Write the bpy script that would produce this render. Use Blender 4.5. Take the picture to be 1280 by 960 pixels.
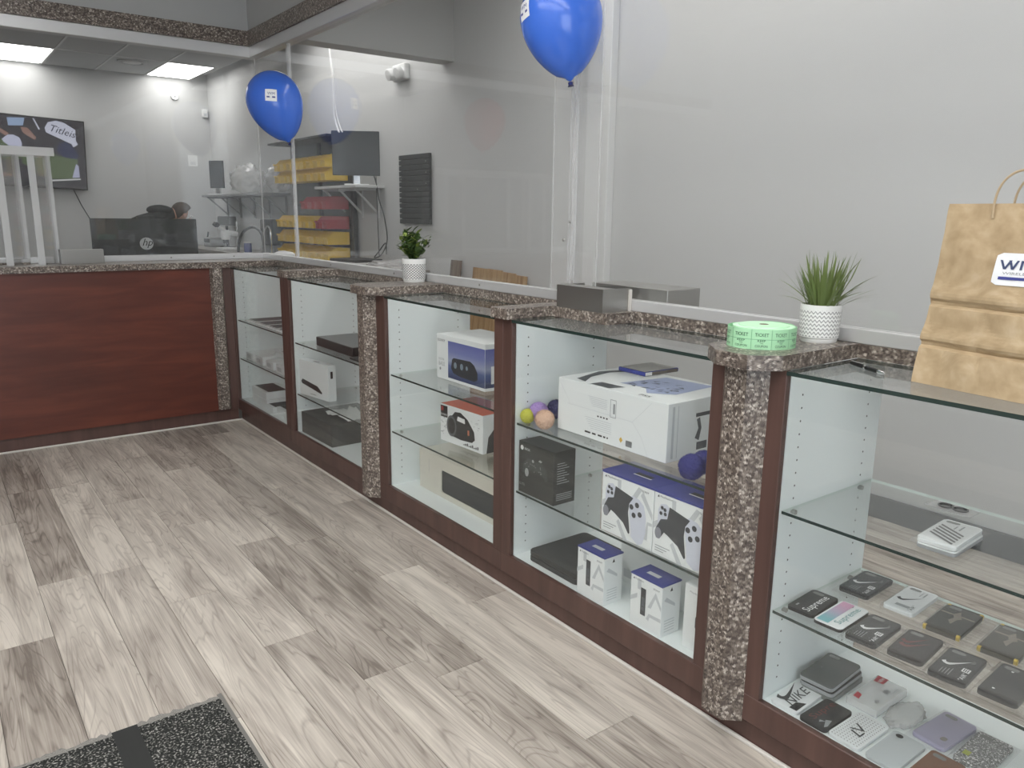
import bpy, bmesh, math, random
from mathutils import Vector, Matrix, noise as mnoise
random.seed(7)
for o in list(bpy.data.objects): bpy.data.objects.remove(o)
S = bpy.context.scene
COL = S.collection
PI = math.pi
# ------------------------------------------------------------------ camera
CAM = Vector((-1.6629, -5.3068, 1.4108)); YAW, PITCH, ROLL, FPX = 0.6468, -0.2136, 0.0119, 974.18
cf = Vector((math.sin(YAW)*math.cos(PITCH), math.cos(YAW)*math.cos(PITCH), math.sin(PITCH)))
cr0 = Vector((math.cos(YAW), -math.sin(YAW), 0)); cu0 = cr0.cross(cf)
cr = cr0*math.cos(ROLL) + cu0*math.sin(ROLL); cu = -cr0*math.sin(ROLL) + cu0*math.cos(ROLL)
cd = bpy.data.cameras.new('camera'); cam = bpy.data.objects.new('camera', cd); COL.objects.link(cam)
cd.sensor_width = 36; cd.sensor_fit = 'HORIZONTAL'; cd.lens = 36*FPX/1280; cd.clip_start = .05; cd.clip_end = 100
cam.matrix_world = Matrix(((cr.x, cu.x, -cf.x, CAM.x), (cr.y, cu.y, -cf.y, CAM.y), (cr.z, cu.z, -cf.z, CAM.z), (0, 0, 0, 1)))
S.camera = cam
def ray(x, y): return cf + cr*((x-640)/FPX) - cu*((y-480)/FPX)
def on_x(x, y, c): d = ray(x, y); return CAM + d*((c-CAM.x)/d.x)
def on_y(x, y, c): d = ray(x, y); return CAM + d*((c-CAM.y)/d.y)
def on_z(x, y, c): d = ray(x, y); return CAM + d*((c-CAM.z)/d.z)
# ------------------------------------------------------------------ world, exposure
W = bpy.data.worlds.new('world'); S.world = W; W.use_nodes = True
W.node_tree.nodes['Background'].inputs[0].default_value = (.86, .92, 1, 1)
W.node_tree.nodes['Background'].inputs[1].default_value = 2.4
S.view_settings.view_transform = 'Standard'; S.view_settings.look = 'None'
S.view_settings.exposure = 1.0; S.view_settings.gamma = 1; S.view_settings.use_curve_mapping = False
PANEL_STRENGTH = 3.6
try:
    S.cycles.transparent_max_bounces = 40; S.cycles.max_bounces = 12
    S.cycles.diffuse_bounces = 5; S.cycles.glossy_bounces = 5
except Exception: pass

# ------------------------------------------------------------------ materials
def lin(c):
    c = c/255
    return c/12.92 if c <= .04045 else ((c+.055)/1.055)**2.4
def srgb(r, g, b): return (lin(r), lin(g), lin(b), 1)
MATS = {}
def mat(name, col, rough=.5, metal=0, spec=.5, **kw):
    if name in MATS: return MATS[name]
    m = bpy.data.materials.new(name); m.use_nodes = True
    b = m.node_tree.nodes['Principled BSDF']
    b.inputs['Base Color'].default_value = srgb(*col); b.inputs['Roughness'].default_value = rough
    b.inputs['Metallic'].default_value = metal; b.inputs['Specular IOR Level'].default_value = spec
    for k, v in kw.items(): b.inputs[k.replace('_', ' ')].default_value = v
    # slight procedural unevenness in gloss
    nt = m.node_tree
    n = nt.nodes.new('ShaderNodeTexNoise'); n.inputs['Scale'].default_value = 14
    mr = nt.nodes.new('ShaderNodeMapRange'); mr.inputs[3].default_value = max(0, rough-.05); mr.inputs[4].default_value = min(1, rough+.05)
    nt.links.new(n.outputs[0], mr.inputs[0]); nt.links.new(mr.outputs[0], b.inputs['Roughness'])
    MATS[name] = m; return m
def nodes(m): return m.node_tree, m.node_tree.nodes['Principled BSDF']
def ramp(nt, stops, interp='LINEAR'):
    r = nt.nodes.new('ShaderNodeValToRGB'); r.color_ramp.interpolation = interp
    e = r.color_ramp.elements
    while len(e) < len(stops): e.new(.5)
    for i, (p, c) in enumerate(stops): e[i].position = p; e[i].color = srgb(*c)
    return r
def clear_mat(name, tint=(1, 1, 1), ior=1.49, rough=0.0, haze=0.0):
    m = bpy.data.materials.new(name); m.use_nodes = True; nt = m.node_tree
    nt.nodes.clear()
    out = nt.nodes.new('ShaderNodeOutputMaterial'); tr = nt.nodes.new('ShaderNodeBsdfTransparent'); gl = nt.nodes.new('ShaderNodeBsdfGlossy')
    # Schlick reflectance, the same from both sides of a thin sheet
    f0 = ((ior-1)/(ior+1))**2; lw = nt.nodes.new('ShaderNodeLayerWeight')
    pw = nt.nodes.new('ShaderNodeMath'); pw.operation = 'POWER'; pw.inputs[1].default_value = 5; nt.links.new(lw.outputs['Facing'], pw.inputs[0])
    fr = nt.nodes.new('ShaderNodeMath'); fr.operation = 'MULTIPLY_ADD'; fr.inputs[1].default_value = 1-f0; fr.inputs[2].default_value = f0
    nt.links.new(pw.outputs[0], fr.inputs[0])
    tr.inputs[0].default_value = (*tint, 1); gl.inputs['Roughness'].default_value = rough
    mx = nt.nodes.new('ShaderNodeMixShader')
    nt.links.new(fr.outputs[0], mx.inputs[0]); nt.links.new(tr.outputs[0], mx.inputs[1]); nt.links.new(gl.outputs[0], mx.inputs[2])
    last = mx
    if haze:
        df = nt.nodes.new('ShaderNodeBsdfDiffuse'); df.inputs[0].default_value = (.9, .9, .9, 1)
        m2 = nt.nodes.new('ShaderNodeMixShader'); m2.inputs[0].default_value = haze
        nt.links.new(mx.outputs[0], m2.inputs[1]); nt.links.new(df.outputs[0], m2.inputs[2]); last = m2
    nt.links.new(last.outputs[0], out.inputs[0])
    MATS[name] = m; return m
def emit(name, col, s):
    m = bpy.data.materials.new(name); m.use_nodes = True; nt = m.node_tree; nt.nodes.clear()
    e = nt.nodes.new('ShaderNodeEmission'); e.inputs[0].default_value = col; e.inputs[1].default_value = s
    o = nt.nodes.new('ShaderNodeOutputMaterial'); nt.links.new(e.outputs[0], o.inputs[0]); MATS[name] = m; return m

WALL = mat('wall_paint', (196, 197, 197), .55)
nt, b = nodes(WALL)
n = nt.nodes.new('ShaderNodeTexNoise'); n.inputs['Scale'].default_value = 160; bp = nt.nodes.new('ShaderNodeBump'); bp.inputs['Strength'].default_value = .04
nt.links.new(n.outputs[0], bp.inputs['Height']); nt.links.new(bp.outputs[0], b.inputs['Normal'])
SOFF = mat('soffit_paint', (174, 175, 174), .55)  # wall grey made darker: shade on soffit and bulkhead put into the colour
CEIL = mat('ceiling_tile', (196, 197, 198), .9, spec=.1)
GRID = mat('ceiling_grid', (214, 214, 214), .5)
DARKBASE = mat('vinyl_base', (70, 73, 75), .5)
WHITE = mat('white_melamine', (232, 238, 238), .35)
WPLAS = mat('white_plastic', (225, 226, 226), .35)
BLACK = mat('black_plastic', (26, 28, 29), .4)
DGREY = mat('dark_grey_plastic', (52, 55, 57), .5)
ALUM = mat('aluminium', (214, 214, 214), .38, .55)
STEEL = mat('stainless_steel', (158, 156, 152), .34, .9)
CHROME = mat('chrome', (220, 220, 220), .15, 1)
CAULK = mat('caulk', (208, 203, 197), .6)
HOLE = mat('pin_hole', (30, 30, 30), .8)
LED = emit('led_diffuser', (1, .985, .96, 1), PANEL_STRENGTH)
ACR = clear_mat('acrylic', (.985, .988, .985), 1.49, 0, .02)
ACRP = clear_mat('acrylic_plate', (.95, .95, .95), 1.49, 0.05, .16)
ACRE = clear_mat('acrylic_edge', (.88, .89, .89), 1.49, .1, .40)
GLASS = clear_mat('clear_glass', (.985, .993, .989), 1.5, 0, .006)
GEDGE = mat('glass_edge', (44, 58, 54), .2)
GBACK = mat('polished_edge', (222, 234, 230), .2)  # bright line of the lit shelf edges, put into the colour
BAGPL = clear_mat('poly_bag', (.93, .93, .93), 1.5, .12, .26)
SLEEVE = clear_mat('clear_sleeve', (.96, .96, .96), 1.45, .08, .05)

# granite laminate
GRAN = mat('granite', (100, 90, 82), .3); nt, b = nodes(GRAN)
tc = nt.nodes.new('ShaderNodeTexCoord'); mp = nt.nodes.new('ShaderNodeMapping'); mp.inputs['Scale'].default_value = (1, 1, 1)
nt.links.new(tc.outputs['Object'], mp.inputs[0])
dn = nt.nodes.new('ShaderNodeTexNoise'); dn.inputs['Scale'].default_value = 55; dn.inputs['Detail'].default_value = 2
vm = nt.nodes.new('ShaderNodeVectorMath'); vm.operation = 'MULTIPLY_ADD'; vm.inputs[1].default_value = (.016, .016, .016)
nt.links.new(dn.outputs['Color'], vm.inputs[0]); nt.links.new(mp.outputs[0], vm.inputs[2])
vo = nt.nodes.new('ShaderNodeTexVoronoi'); vo.inputs['Scale'].default_value = 165; nt.links.new(vm.outputs[0], vo.inputs['Vector'])
sp = nt.nodes.new('ShaderNodeSeparateColor'); nt.links.new(vo.outputs['Color'], sp.inputs[0])
rp = ramp(nt, [(0, (58, 50, 46)), (.3, (88, 78, 72)), (.62, (114, 104, 96)), (.84, (148, 138, 128)), (1, (210, 201, 190))])
nt.links.new(sp.outputs[0], rp.inputs[0]); nt.links.new(rp.outputs[0], b.inputs['Base Color'])

def wood_mat(name, dark, mid, light, scale=(1, 1, 1), rough=.35):
    m = mat(name, mid, rough); nt, b = nodes(m)
    tc = nt.nodes.new('ShaderNodeTexCoord'); mp = nt.nodes.new('ShaderNodeMapping'); mp.inputs['Scale'].default_value = scale
    nt.links.new(tc.outputs['Object'], mp.inputs[0])
    oi = nt.nodes.new('ShaderNodeObjectInfo'); va = nt.nodes.new('ShaderNodeVectorMath'); va.operation = 'MULTIPLY_ADD'
    va.inputs[1].default_value = (31, 17, 23); nt.links.new(oi.outputs['Random'], va.inputs[0]); nt.links.new(mp.outputs[0], va.inputs[2])
    n = nt.nodes.new('ShaderNodeTexNoise'); n.inputs['Scale'].default_value = 1; n.inputs['Detail'].default_value = 6; n.inputs['Distortion'].default_value = .6
    nt.links.new(va.outputs[0], n.inputs['Vector'])
    r = ramp(nt, [(.25, dark), (.5, mid), (.75, light)]); nt.links.new(n.outputs[0], r.inputs[0]); nt.links.new(r.outputs[0], b.inputs['Base Color'])
    return m
CHERRY = wood_mat('cherry_laminate', (74, 54, 49), (86, 63, 57), (96, 71, 64), (18, 18, 1.6))  # same cherry as the panel, greyed by reflected haze put into its colour
CHERRYH = wood_mat('cherry_panel', (78, 38, 29), (91, 45, 34), (106, 54, 40), (2.2, 10, 16))  # same cherry, with the stronger tone of the lit panel in its colour
OAK = wood_mat('oak_board', (126, 98, 66), (166, 136, 98), (196, 168, 128), (14, 26, 1.2), .5)

# vinyl planks: colour differs per plank (Object Info random), grain runs along the plank (local y)
PLANK = mat('vinyl_plank', (160, 152, 142), .42); nt, b = nodes(PLANK)
tc = nt.nodes.new('ShaderNodeTexCoord'); oi = nt.nodes.new('ShaderNodeObjectInfo')
off = nt.nodes.new('ShaderNodeVectorMath'); off.operation = 'MULTIPLY_ADD'; off.inputs[1].default_value = (40, 70, 13)
nt.links.new(oi.outputs['Random'], off.inputs[0]); nt.links.new(tc.outputs['Object'], off.inputs[2])
def mapn(scale):
    mp = nt.nodes.new('ShaderNodeMapping'); mp.inputs['Scale'].default_value = scale; nt.links.new(off.outputs[0], mp.inputs[0]); return mp
def noi(scale, det=5, dist=0.0):
    n = nt.nodes.new('ShaderNodeTexNoise'); n.inputs['Scale'].default_value = 1; n.inputs['Detail'].default_value = det; n.inputs['Distortion'].default_value = dist
    nt.links.new(mapn(scale).outputs[0], n.inputs['Vector']); return n
broad = noi((8, 1.5, 1), 4, 1.2); grain = noi((150, 3.0, 1), 4, .6); streak = noi((26, 1.2, 1), 4, 1.6); cath = noi((8.5, .8, 1), 2, .9)
def mth(op, a, c):
    m = nt.nodes.new('ShaderNodeMath'); m.operation = op
    for i, v in enumerate((a, c)):
        if isinstance(v, (int, float)): m.inputs[i].default_value = v
        else: nt.links.new(v, m.inputs[i])
    return m.outputs[0]
v = mth('ADD', mth('MULTIPLY', broad.outputs[0], .5), mth('MULTIPLY', grain.outputs[0], .28))
v = mth('ADD', v, mth('MULTIPLY', streak.outputs[0], .38))
v = mth('ADD', v, mth('MULTIPLY', mth('SUBTRACT', oi.outputs['Random'], .5), .2))
# cathedral figure: thin contour lines of a slow noise
cl = mth('ABSOLUTE', mth('SUBTRACT', mth('FRACT', mth('MULTIPLY', cath.outputs[0], 17), 0), .5), 0)
cl = mth('MULTIPLY', mth('SUBTRACT', 1, mth('MINIMUM', mth('MULTIPLY', cl, 6), 1)), mth('MULTIPLY', streak.outputs[0], .2))
v = mth('SUBTRACT', v, cl)
rp = ramp(nt, [(.36, (118, 109, 101)), (.49, (158, 149, 140)), (.61, (184, 176, 166)), (.75, (210, 202, 191))])
nt.links.new(v, rp.inputs[0]); nt.links.new(rp.outputs[0], b.inputs['Base Color'])
bp = nt.nodes.new('ShaderNodeBump'); bp.inputs['Strength'].default_value = .12; bp.inputs['Distance'].default_value = .003
nt.links.new(grain.outputs[0], bp.inputs['Height']); nt.links.new(bp.outputs[0], b.inputs['Normal'])
SLAB = mat('floor_slab', (92, 86, 80), .6)

# ------------------------------------------------------------------ mesh helpers
class MB:
    def __init__(s): s.v = []; s.f = []; s.m = []
    def add(s, vs, fs, mi=0):
        k = len(s.v); s.v += [tuple(p) for p in vs]
        for f in fs: s.f.append([k+i for i in f]); s.m.append(mi)
        return s
    def box(s, x0, x1, y0, y1, z0, z1, mi=0):
        x0, x1 = sorted((x0, x1)); y0, y1 = sorted((y0, y1)); z0, z1 = sorted((z0, z1))
        vs = [(x, y, z) for z in (z0, z1) for x, y in ((x0, y0), (x1, y0), (x1, y1), (x0, y1))]
        return s.add(vs, [(3, 2, 1, 0), (4, 5, 6, 7), (0, 1, 5, 4), (1, 2, 6, 5), (2, 3, 7, 6), (3, 0, 4, 7)], mi)
    def prism(s, poly, z0, z1, mi=0, side=None):
        n = len(poly)
        a = sum(poly[i][0]*poly[(i+1) % n][1]-poly[(i+1) % n][0]*poly[i][1] for i in range(n))
        if a < 0: poly = poly[::-1]
        k = len(s.v)
        s.v += [(x, y, z0) for x, y in poly]+[(x, y, z1) for x, y in poly]
        s.f.append([k+i for i in range(n)][::-1]); s.m.append(mi); s.f.append([k+n+i for i in range(n)]); s.m.append(mi)
        for i in range(n):
            j = (i+1) % n; s.f.append([k+i, k+j, k+n+j, k+n+i]); s.m.append(mi if side is None else side)
        return s
    def lathe(s, prof, n=24, mi=0, M=None):
        k = len(s.v); M = M or Matrix()
        for r, z in prof:
            for i in range(n):
                a = 2*PI*i/n; s.v.append(tuple(M @ Vector((r*math.cos(a), r*math.sin(a), z))))
        for j in range(len(prof)-1):
            for i in range(n):
                i2 = (i+1) % n; s.f.append([k+j*n+i, k+j*n+i2, k+(j+1)*n+i2, k+(j+1)*n+i]); s.m.append(mi)
        s.f.append([k+i for i in range(n)][::-1]); s.m.append(mi)
        s.f.append([k+(len(prof)-1)*n+i for i in range(n)]); s.m.append(mi)
        return s
    def tube(s, pts, r, n=8, mi=0):
        pts = [Vector(p) for p in pts]; k = len(s.v); up = None
        for i, p in enumerate(pts):
            t = (pts[min(i+1, len(pts)-1)]-pts[max(i-1, 0)]).normalized()
            if up is None: up = Vector((0, 0, 1)) if abs(t.z) < .9 else Vector((1, 0, 0))
            a = t.cross(up).normalized(); up = a.cross(t).normalized()
            rr = r[i] if isinstance(r, (list, tuple)) else r
            for q in range(n):
                c = 2*PI*q/n; s.v.append(tuple(p+a*(rr*math.cos(c))+up*(rr*math.sin(c))))
        for i in range(len(pts)-1):
            for q in range(n):
                q2 = (q+1) % n; s.f.append([k+i*n+q, k+i*n+q2, k+(i+1)*n+q2, k+(i+1)*n+q]); s.m.append(mi)
        s.f.append([k+q for q in range(n)][::-1]); s.m.append(mi); e = k+(len(pts)-1)*n
        s.f.append([e+q for q in range(n)]); s.m.append(mi)
        return s
    def build(s, name, mats, parent=None, loc=(0, 0, 0), smooth=False, bevel=0, seg=1, kind=None, label=None):
        if not isinstance(mats, (list, tuple)): mats = [mats]
        me = bpy.data.meshes.new(name); me.from_pydata(s.v, [], s.f)
        for m in mats: me.materials.append(m)
        me.polygons.foreach_set('material_index', s.m)
        bm = bmesh.new(); bm.from_mesh(me)
        bmesh.ops.recalc_face_normals(bm, faces=bm.faces)
        if bevel:
            bmesh.ops.bevel(bm, geom=list(bm.edges), offset=bevel, segments=seg, profile=.6, affect='EDGES', clamp_overlap=True)
        bm.to_mesh(me); bm.free()
        if smooth:
            me.polygons.foreach_set('use_smooth', [True]*len(me.polygons))
            try: me.set_sharp_from_angle(angle=.7)
            except Exception: pass
        o = bpy.data.objects.new(name, me); COL.objects.link(o); o.location = loc
        if parent: o.parent = parent
        if kind: o['kind'] = kind
        if label: o['label'] = label
        return o
def tag(o, label=None, cat=None, group=None, kind=None):
    if label: o['label'] = label
    if cat: o['category'] = cat
    if group: o['group'] = group
    if kind: o['kind'] = kind
    return o
def thing(name, label, cat, loc=(0, 0, 0), rz=0, group=None):
    o = bpy.data.objects.new(name, None); COL.objects.link(o); o.empty_display_size = .1
    o.location = loc; o.rotation_euler = (0, 0, rz); return tag(o, label, cat, group)
def copy_tree(o, parent=None):
    c = o.copy(); COL.objects.link(c); c.parent = parent
    for ch in list(o.children): copy_tree(ch, c)
    return c
def B(x0, x1, y0, y1, z0, z1, mi=0): return MB().box(x0, x1, y0, y1, z0, z1, mi)
def struct(name, mb, m, parent=None, **k):
    o = mb.build(name, m, parent, **k)
    if not parent: o['kind'] = 'structure'
    return o
def rrect(w, h, r, n=4, cx=0, cy=0):
    pts = []
    for sx, sy, a0 in ((1, -1, -PI/2), (1, 1, 0), (-1, 1, PI/2), (-1, -1, PI)):
        for i in range(n+1):
            a = a0+PI/2*i/n; pts.append((cx+sx*(w/2-r)+r*math.cos(a), cy+sy*(h/2-r)+r*math.sin(a)))
    return pts
def circ(cx, cy, r, n=14, ry=None): return [(cx+r*math.cos(2*PI*i/n), cy+(ry or r)*math.sin(2*PI*i/n)) for i in range(n)]
def rect(x0, x1, y0, y1): return [(x0, y0), (x1, y0), (x1, y1), (x0, y1)]
TXT = {}
def text2d(s):
    if s in TXT: return TXT[s]
    c = bpy.data.curves.new('t', 'FONT'); c.body = s; c.resolution_u = 2
    o = bpy.data.objects.new('t', c); COL.objects.link(o)
    dg = bpy.context.evaluated_depsgraph_get(); dg.update()
    me = o.evaluated_get(dg).to_mesh(); vs = [(v.co.x, v.co.y) for v in me.vertices]; fs = [list(p.vertices) for p in me.polygons]
    o.evaluated_get(dg).to_mesh_clear(); bpy.data.objects.remove(o); bpy.data.curves.remove(c)
    x0 = min(v[0] for v in vs); x1 = max(v[0] for v in vs); y0 = min(v[1] for v in vs); y1 = max(v[1] for v in vs)
    vs = [((x-x0)/(y1-y0), (y-y0)/(y1-y0)) for x, y in vs]
    TXT[s] = (vs, fs, (x1-x0)/(y1-y0)); return TXT[s]
class Face:
    """a flat frame on a thing: o origin, u right, v up, n outward (thing's local coordinates)"""
    def __init__(s, o, u, v): s.o = Vector(o); s.u = Vector(u).normalized(); s.v = Vector(v).normalized(); s.n = s.u.cross(s.v)
    def at(s, a, c, off=.0008): return s.o+s.u*a+s.v*c+s.n*off
class Print:
    def __init__(s, face, off=.0008): s.mb = MB(); s.f = face; s.off = off
    def poly(s, *polys):
        for p in polys: s.mb.add([s.f.at(a, c, s.off) for a, c in p], [list(range(len(p)))])
        return s
    def text(s, t, x, y, h, w=None, ang=0, shear=0):
        vs, fs, ar = text2d(t); sx = (w/ar) if w else h
        ca, sa = math.cos(ang), math.sin(ang); o = []
        for a, c in vs:
            a2 = a*sx+shear*c*h; c2 = c*h; o.append(s.f.at(x+a2*ca-c2*sa, y+a2*sa+c2*ca, s.off))
        s.mb.add(o, fs); return s
    def build(s, name, m, parent, label=None): return s.mb.build(name, m, parent, label=label)
def front(w=0, h=0): return Face((0, 0, 0), (1, 0, 0), (0, 0, 1))
def topf(h): return Face((0, 0, h), (1, 0, 0), (0, 1, 0))
def sidef(w): return Face((w, 0, 0), (0, 1, 0), (0, 0, 1))
INK = mat('ink_black', (28, 29, 30), .5); INKG = mat('ink_grey', (150, 153, 155), .5); INKL = mat('ink_light_grey', (196, 200, 203), .5)
INKW = mat('ink_white', (235, 236, 236), .5); INKB = mat('ink_blue', (58, 66, 138), .45); INKR = mat('ink_red', (150, 44, 44), .5)
CARD = mat('white_card', (232, 235, 235), .4)
RZ = -PI/2      # things in the showcases face the customers (-X): local x runs along -Y, local y runs into the case

# ================================================================== THE SETTING
ZC = 3.2
floor = struct('floor', B(-4.6, 2.05, -8.2, 6.9, -.08, -.004), SLAB)
PW, PL = .183, 1.22
full = B(-PW/2+.0007, PW/2-.0007, 0, PL-.0014, -.0039, 0).build('plank', PLANK, floor, bevel=.0006); first = full
rows = []
x = -.90-13*PW
while x < 1.88:
    if not (-.02 < x and x+PW < .42): rows.append(x)
    x += PW
used = False
for x in rows:
    y = -5.6-random.random()*PL
    yend = .02 if x < .1 else 2.2
    while y < yend:
        y1 = min(y+PL, yend); x1 = min(x+PW, 1.895)
        if y1-y > PL-.01 and x1-x > PW-.001:
            if not used: o = full; used = True
            else: o = full.copy(); COL.objects.link(o); o.parent = floor
            o.location = (x+PW/2, y, 0)
        elif y1-y > .02:
            B(-(x1-x)/2+.0007, (x1-x)/2-.0007, 0, y1-y-.0014, -.0039, 0).build('plank', PLANK, floor, loc=((x+x1)/2, y, 0))
        y += PL
struct('wall_right', B(1.9, 2.05, -8.2, 6.9, 0, ZC+.1), WALL)
struct('wall_back', B(-4.6, 1.9, 6.7, 6.85, 0, ZC+.1), WALL)
struct('wall_left', B(-4.6, -4.45, -8.2, 6.7, 0, ZC+.1), WALL)
struct('wall_front', B(-1.3, 2.05, -8.35, -8.2, 0, ZC+.1).box(-4.6, -1.3, -8.35, -8.2, 2.75, ZC+.1).box(-4.6, -1.3, -8.35, -8.2, 0, .25), WALL)  # unseen; solid side added to keep bright reflections out of the left screen
wn = struct('window_1', B(-4.45, -1.3, -8.29, -8.28, .25, 2.75), GLASS)  # unseen window, added to let daylight in from behind the camera
for xm in (-4.45, -3.4, -2.35, -1.36): B(xm, xm+.06, -8.32, -8.25, .25, 2.75).build('mullion', ALUM, wn)
struct('baseboard_right', B(1.885, 1.9, -8.2, 6.7, 0, .11), DARKBASE, bevel=.002)
struct('baseboard_back', B(-4.45, 1.885, 6.685, 6.7, 0, .11), DARKBASE)
struct('trim_1', B(1.84, 1.9, -1.63, -1.42, .11, ZC), mat('wall_trim', (214, 215, 215), .5), bevel=.004)
# soffit above both counters, bulkhead across to the right wall
SX, SY = .285, .265
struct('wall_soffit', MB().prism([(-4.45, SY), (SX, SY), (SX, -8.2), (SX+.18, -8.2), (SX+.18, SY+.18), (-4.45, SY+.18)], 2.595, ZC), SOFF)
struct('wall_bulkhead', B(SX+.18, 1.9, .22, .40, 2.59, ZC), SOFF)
struct('trim_2', MB().prism([(-4.45, SY-.012), (SX-.012, SY-.012), (SX-.012, -8.2), (SX+.18, -8.2), (SX+.18, SY+.18), (-4.45, SY+.18)], 2.5, 2.595), GRAN)
struct('trim_3', MB().prism([(-4.45, SY), (SX, SY), (SX, -8.2), (SX+.075, -8.2), (SX+.075, SY+.075), (-4.45, SY+.075)], 2.43, 2.5), ALUM, bevel=.003)
# ceilings: suspended tiles, panels leave their openings free
ceil = struct('ceiling', B(-4.6, 2.05, -8.2, 6.9, ZC+.1, ZC+.18), CEIL)
TW, TL = .603, 1.206
PANELS = []      # (x0, y0) of light panels, tile sized
def tilegrid(x0, x1, y0, y1, lights):
    nx = int(round((x1-x0)/TW+.49)); ny = int(round((y1-y0)/TL+.49))
    base = None
    for i in range(nx):
        for j in range(ny):
            xa = x1-(i+1)*TW; yb = y1-j*TL; xb, ya = xa+TW, yb-TL
            if (i, j) in lights: PANELS.append((xa, ya)); continue
            xa2, ya2 = max(xa, x0), max(ya, y0)
            if xb-xa2 < .05 or yb-ya2 < .05: continue
            if xa2 == xa and ya2 == ya and base:
                o = base.copy(); COL.objects.link(o); o.parent = ceil; o.location = ((xa+xb)/2, (ya+yb)/2, ZC)
            else:
                o = B(-(xb-xa2)/2+.012, (xb-xa2)/2-.012, -(yb-ya2)/2+.012, (yb-ya2)/2-.012, .006, .02).build('ceiling_tile', CEIL, ceil, loc=((xa2+xb)/2, (ya2+yb)/2, ZC))
                if xa2 == xa and ya2 == ya: base = o
    for i in range(nx):
        xg = x1-(i+1)*TW
        if xg > x0: B(xg-.012, xg+.012, y0, y1, ZC, ZC+.03).build('grid_bar', GRID, ceil)
    for j in range(ny):
        yg = y1-(j+1)*TL
        if yg > y0: B(x0, x1, yg-.012, yg+.012, ZC+.0005, ZC+.03).build('grid_bar', GRID, ceil)
tilegrid(-2.8, 1.67, .45, 6.65, {(0, 0), (0, 3), (0, 4), (3, 0), (3, 2), (3, 4)})  # last panel is out of view, added for more light in the rear room
tilegrid(.5, 1.9, -6.6, .2, {(1, 1), (1, 2), (1, 3), (1, 5)})  # first and last panels are out of view, added to brighten the aisle
tilegrid(-4.4, .2, -7.6, .2, {(i, j) for i in (2, 4, 6) for j in (2, 3, 4, 5)})  # unseen room lights, more of them added to raise the customer-side light
wh = ['by the corner of the rear wall', 'over the middle of the repair bench', 'over the repair bench just behind the bulkhead', 'above the wall television', 'over the middle of the rear room', 'near the soffit of the rear room']
wh += ['in the staff aisle, '+q for q in ('nearest the bulkhead', 'by the steel tray', 'behind the grassy plant', 'at the street end')]
wh += ['over the customer floor, %s column, %s row from the soffit' % (p, q) for p in ('right', 'middle', 'left') for q in ('first', 'second', 'third', 'fourth')]
k = 0
for (xa, ya) in PANELS:
    rear = ya > .3
    lab = 'bright white ceiling light panel '+wh[k]
    k += 1
    t = thing('ceiling_light', lab, 'ceiling light', (xa+TW/2, ya+TL/2, ZC+.002), 0, 'ceiling light panels')
    MB().box(-TW/2+.012, TW/2-.012, -TL/2+.012, TL/2-.012, .012, .03).build('housing', WPLAS, t)
    B(-TW/2+.03, TW/2-.03, -TL/2+.03, TL/2-.03, .004, .011).build('diffuser', LED, t)
t = thing('ceiling_diffuser', 'round white air vent in the ceiling between the light panels', 'air vent', (on_z(165, 77, ZC).x, on_z(165, 77, ZC).y, ZC))
MB().lathe([(.17, .006), (.17, -.012), (.13, -.02), (.12, -.006)], 28).build('outer_ring', CEIL, t, smooth=True)
MB().lathe([(.10, -.004), (.10, -.016), (.05, -.022)], 28).build('inner_cone', GRID, t, smooth=True)

# ================================================================== SHOWCASES
GL0, GL1 = -.022, .30       # glass top from front edge to granite strip
ZO, ZG = .155, 1.04         # bottom of opening, underside of glass top
XB = .445
cases = [  # (case far end, opening far, opening near, case near end, shelf heights, label)
    (0, -.02, -.90, -.96, (.70, .437), 'cherry framed glass showcase of slim tablets in the counter corner'),
    (-.96, -1.022, -1.905, -2.04, (.682, .38), 'cherry framed glass showcase with a large dark box, second from the corner'),
    (-2.04, -2.17, -3.02, -3.073, (.69, .42), 'cherry framed glass showcase holding the boxed speakers'),
    (-3.073, -3.127, -4.01, -4.12, (.672, .412), 'cherry framed glass showcase holding the game console boxes'),
    (-4.12, -4.233, -5.10, -5.2, (.687, .413), 'cherry framed glass showcase holding the phone cases under the paper bag')]
def discs(mb, pts, r, n=8):
    for (x, y, z, s) in pts:
        vs = [(x+r*math.cos(2*PI*i/n), y+s*.0006, z+r*math.sin(2*PI*i/n)) for i in range(n)]
        mb.add(vs, [list(range(n))])
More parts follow.
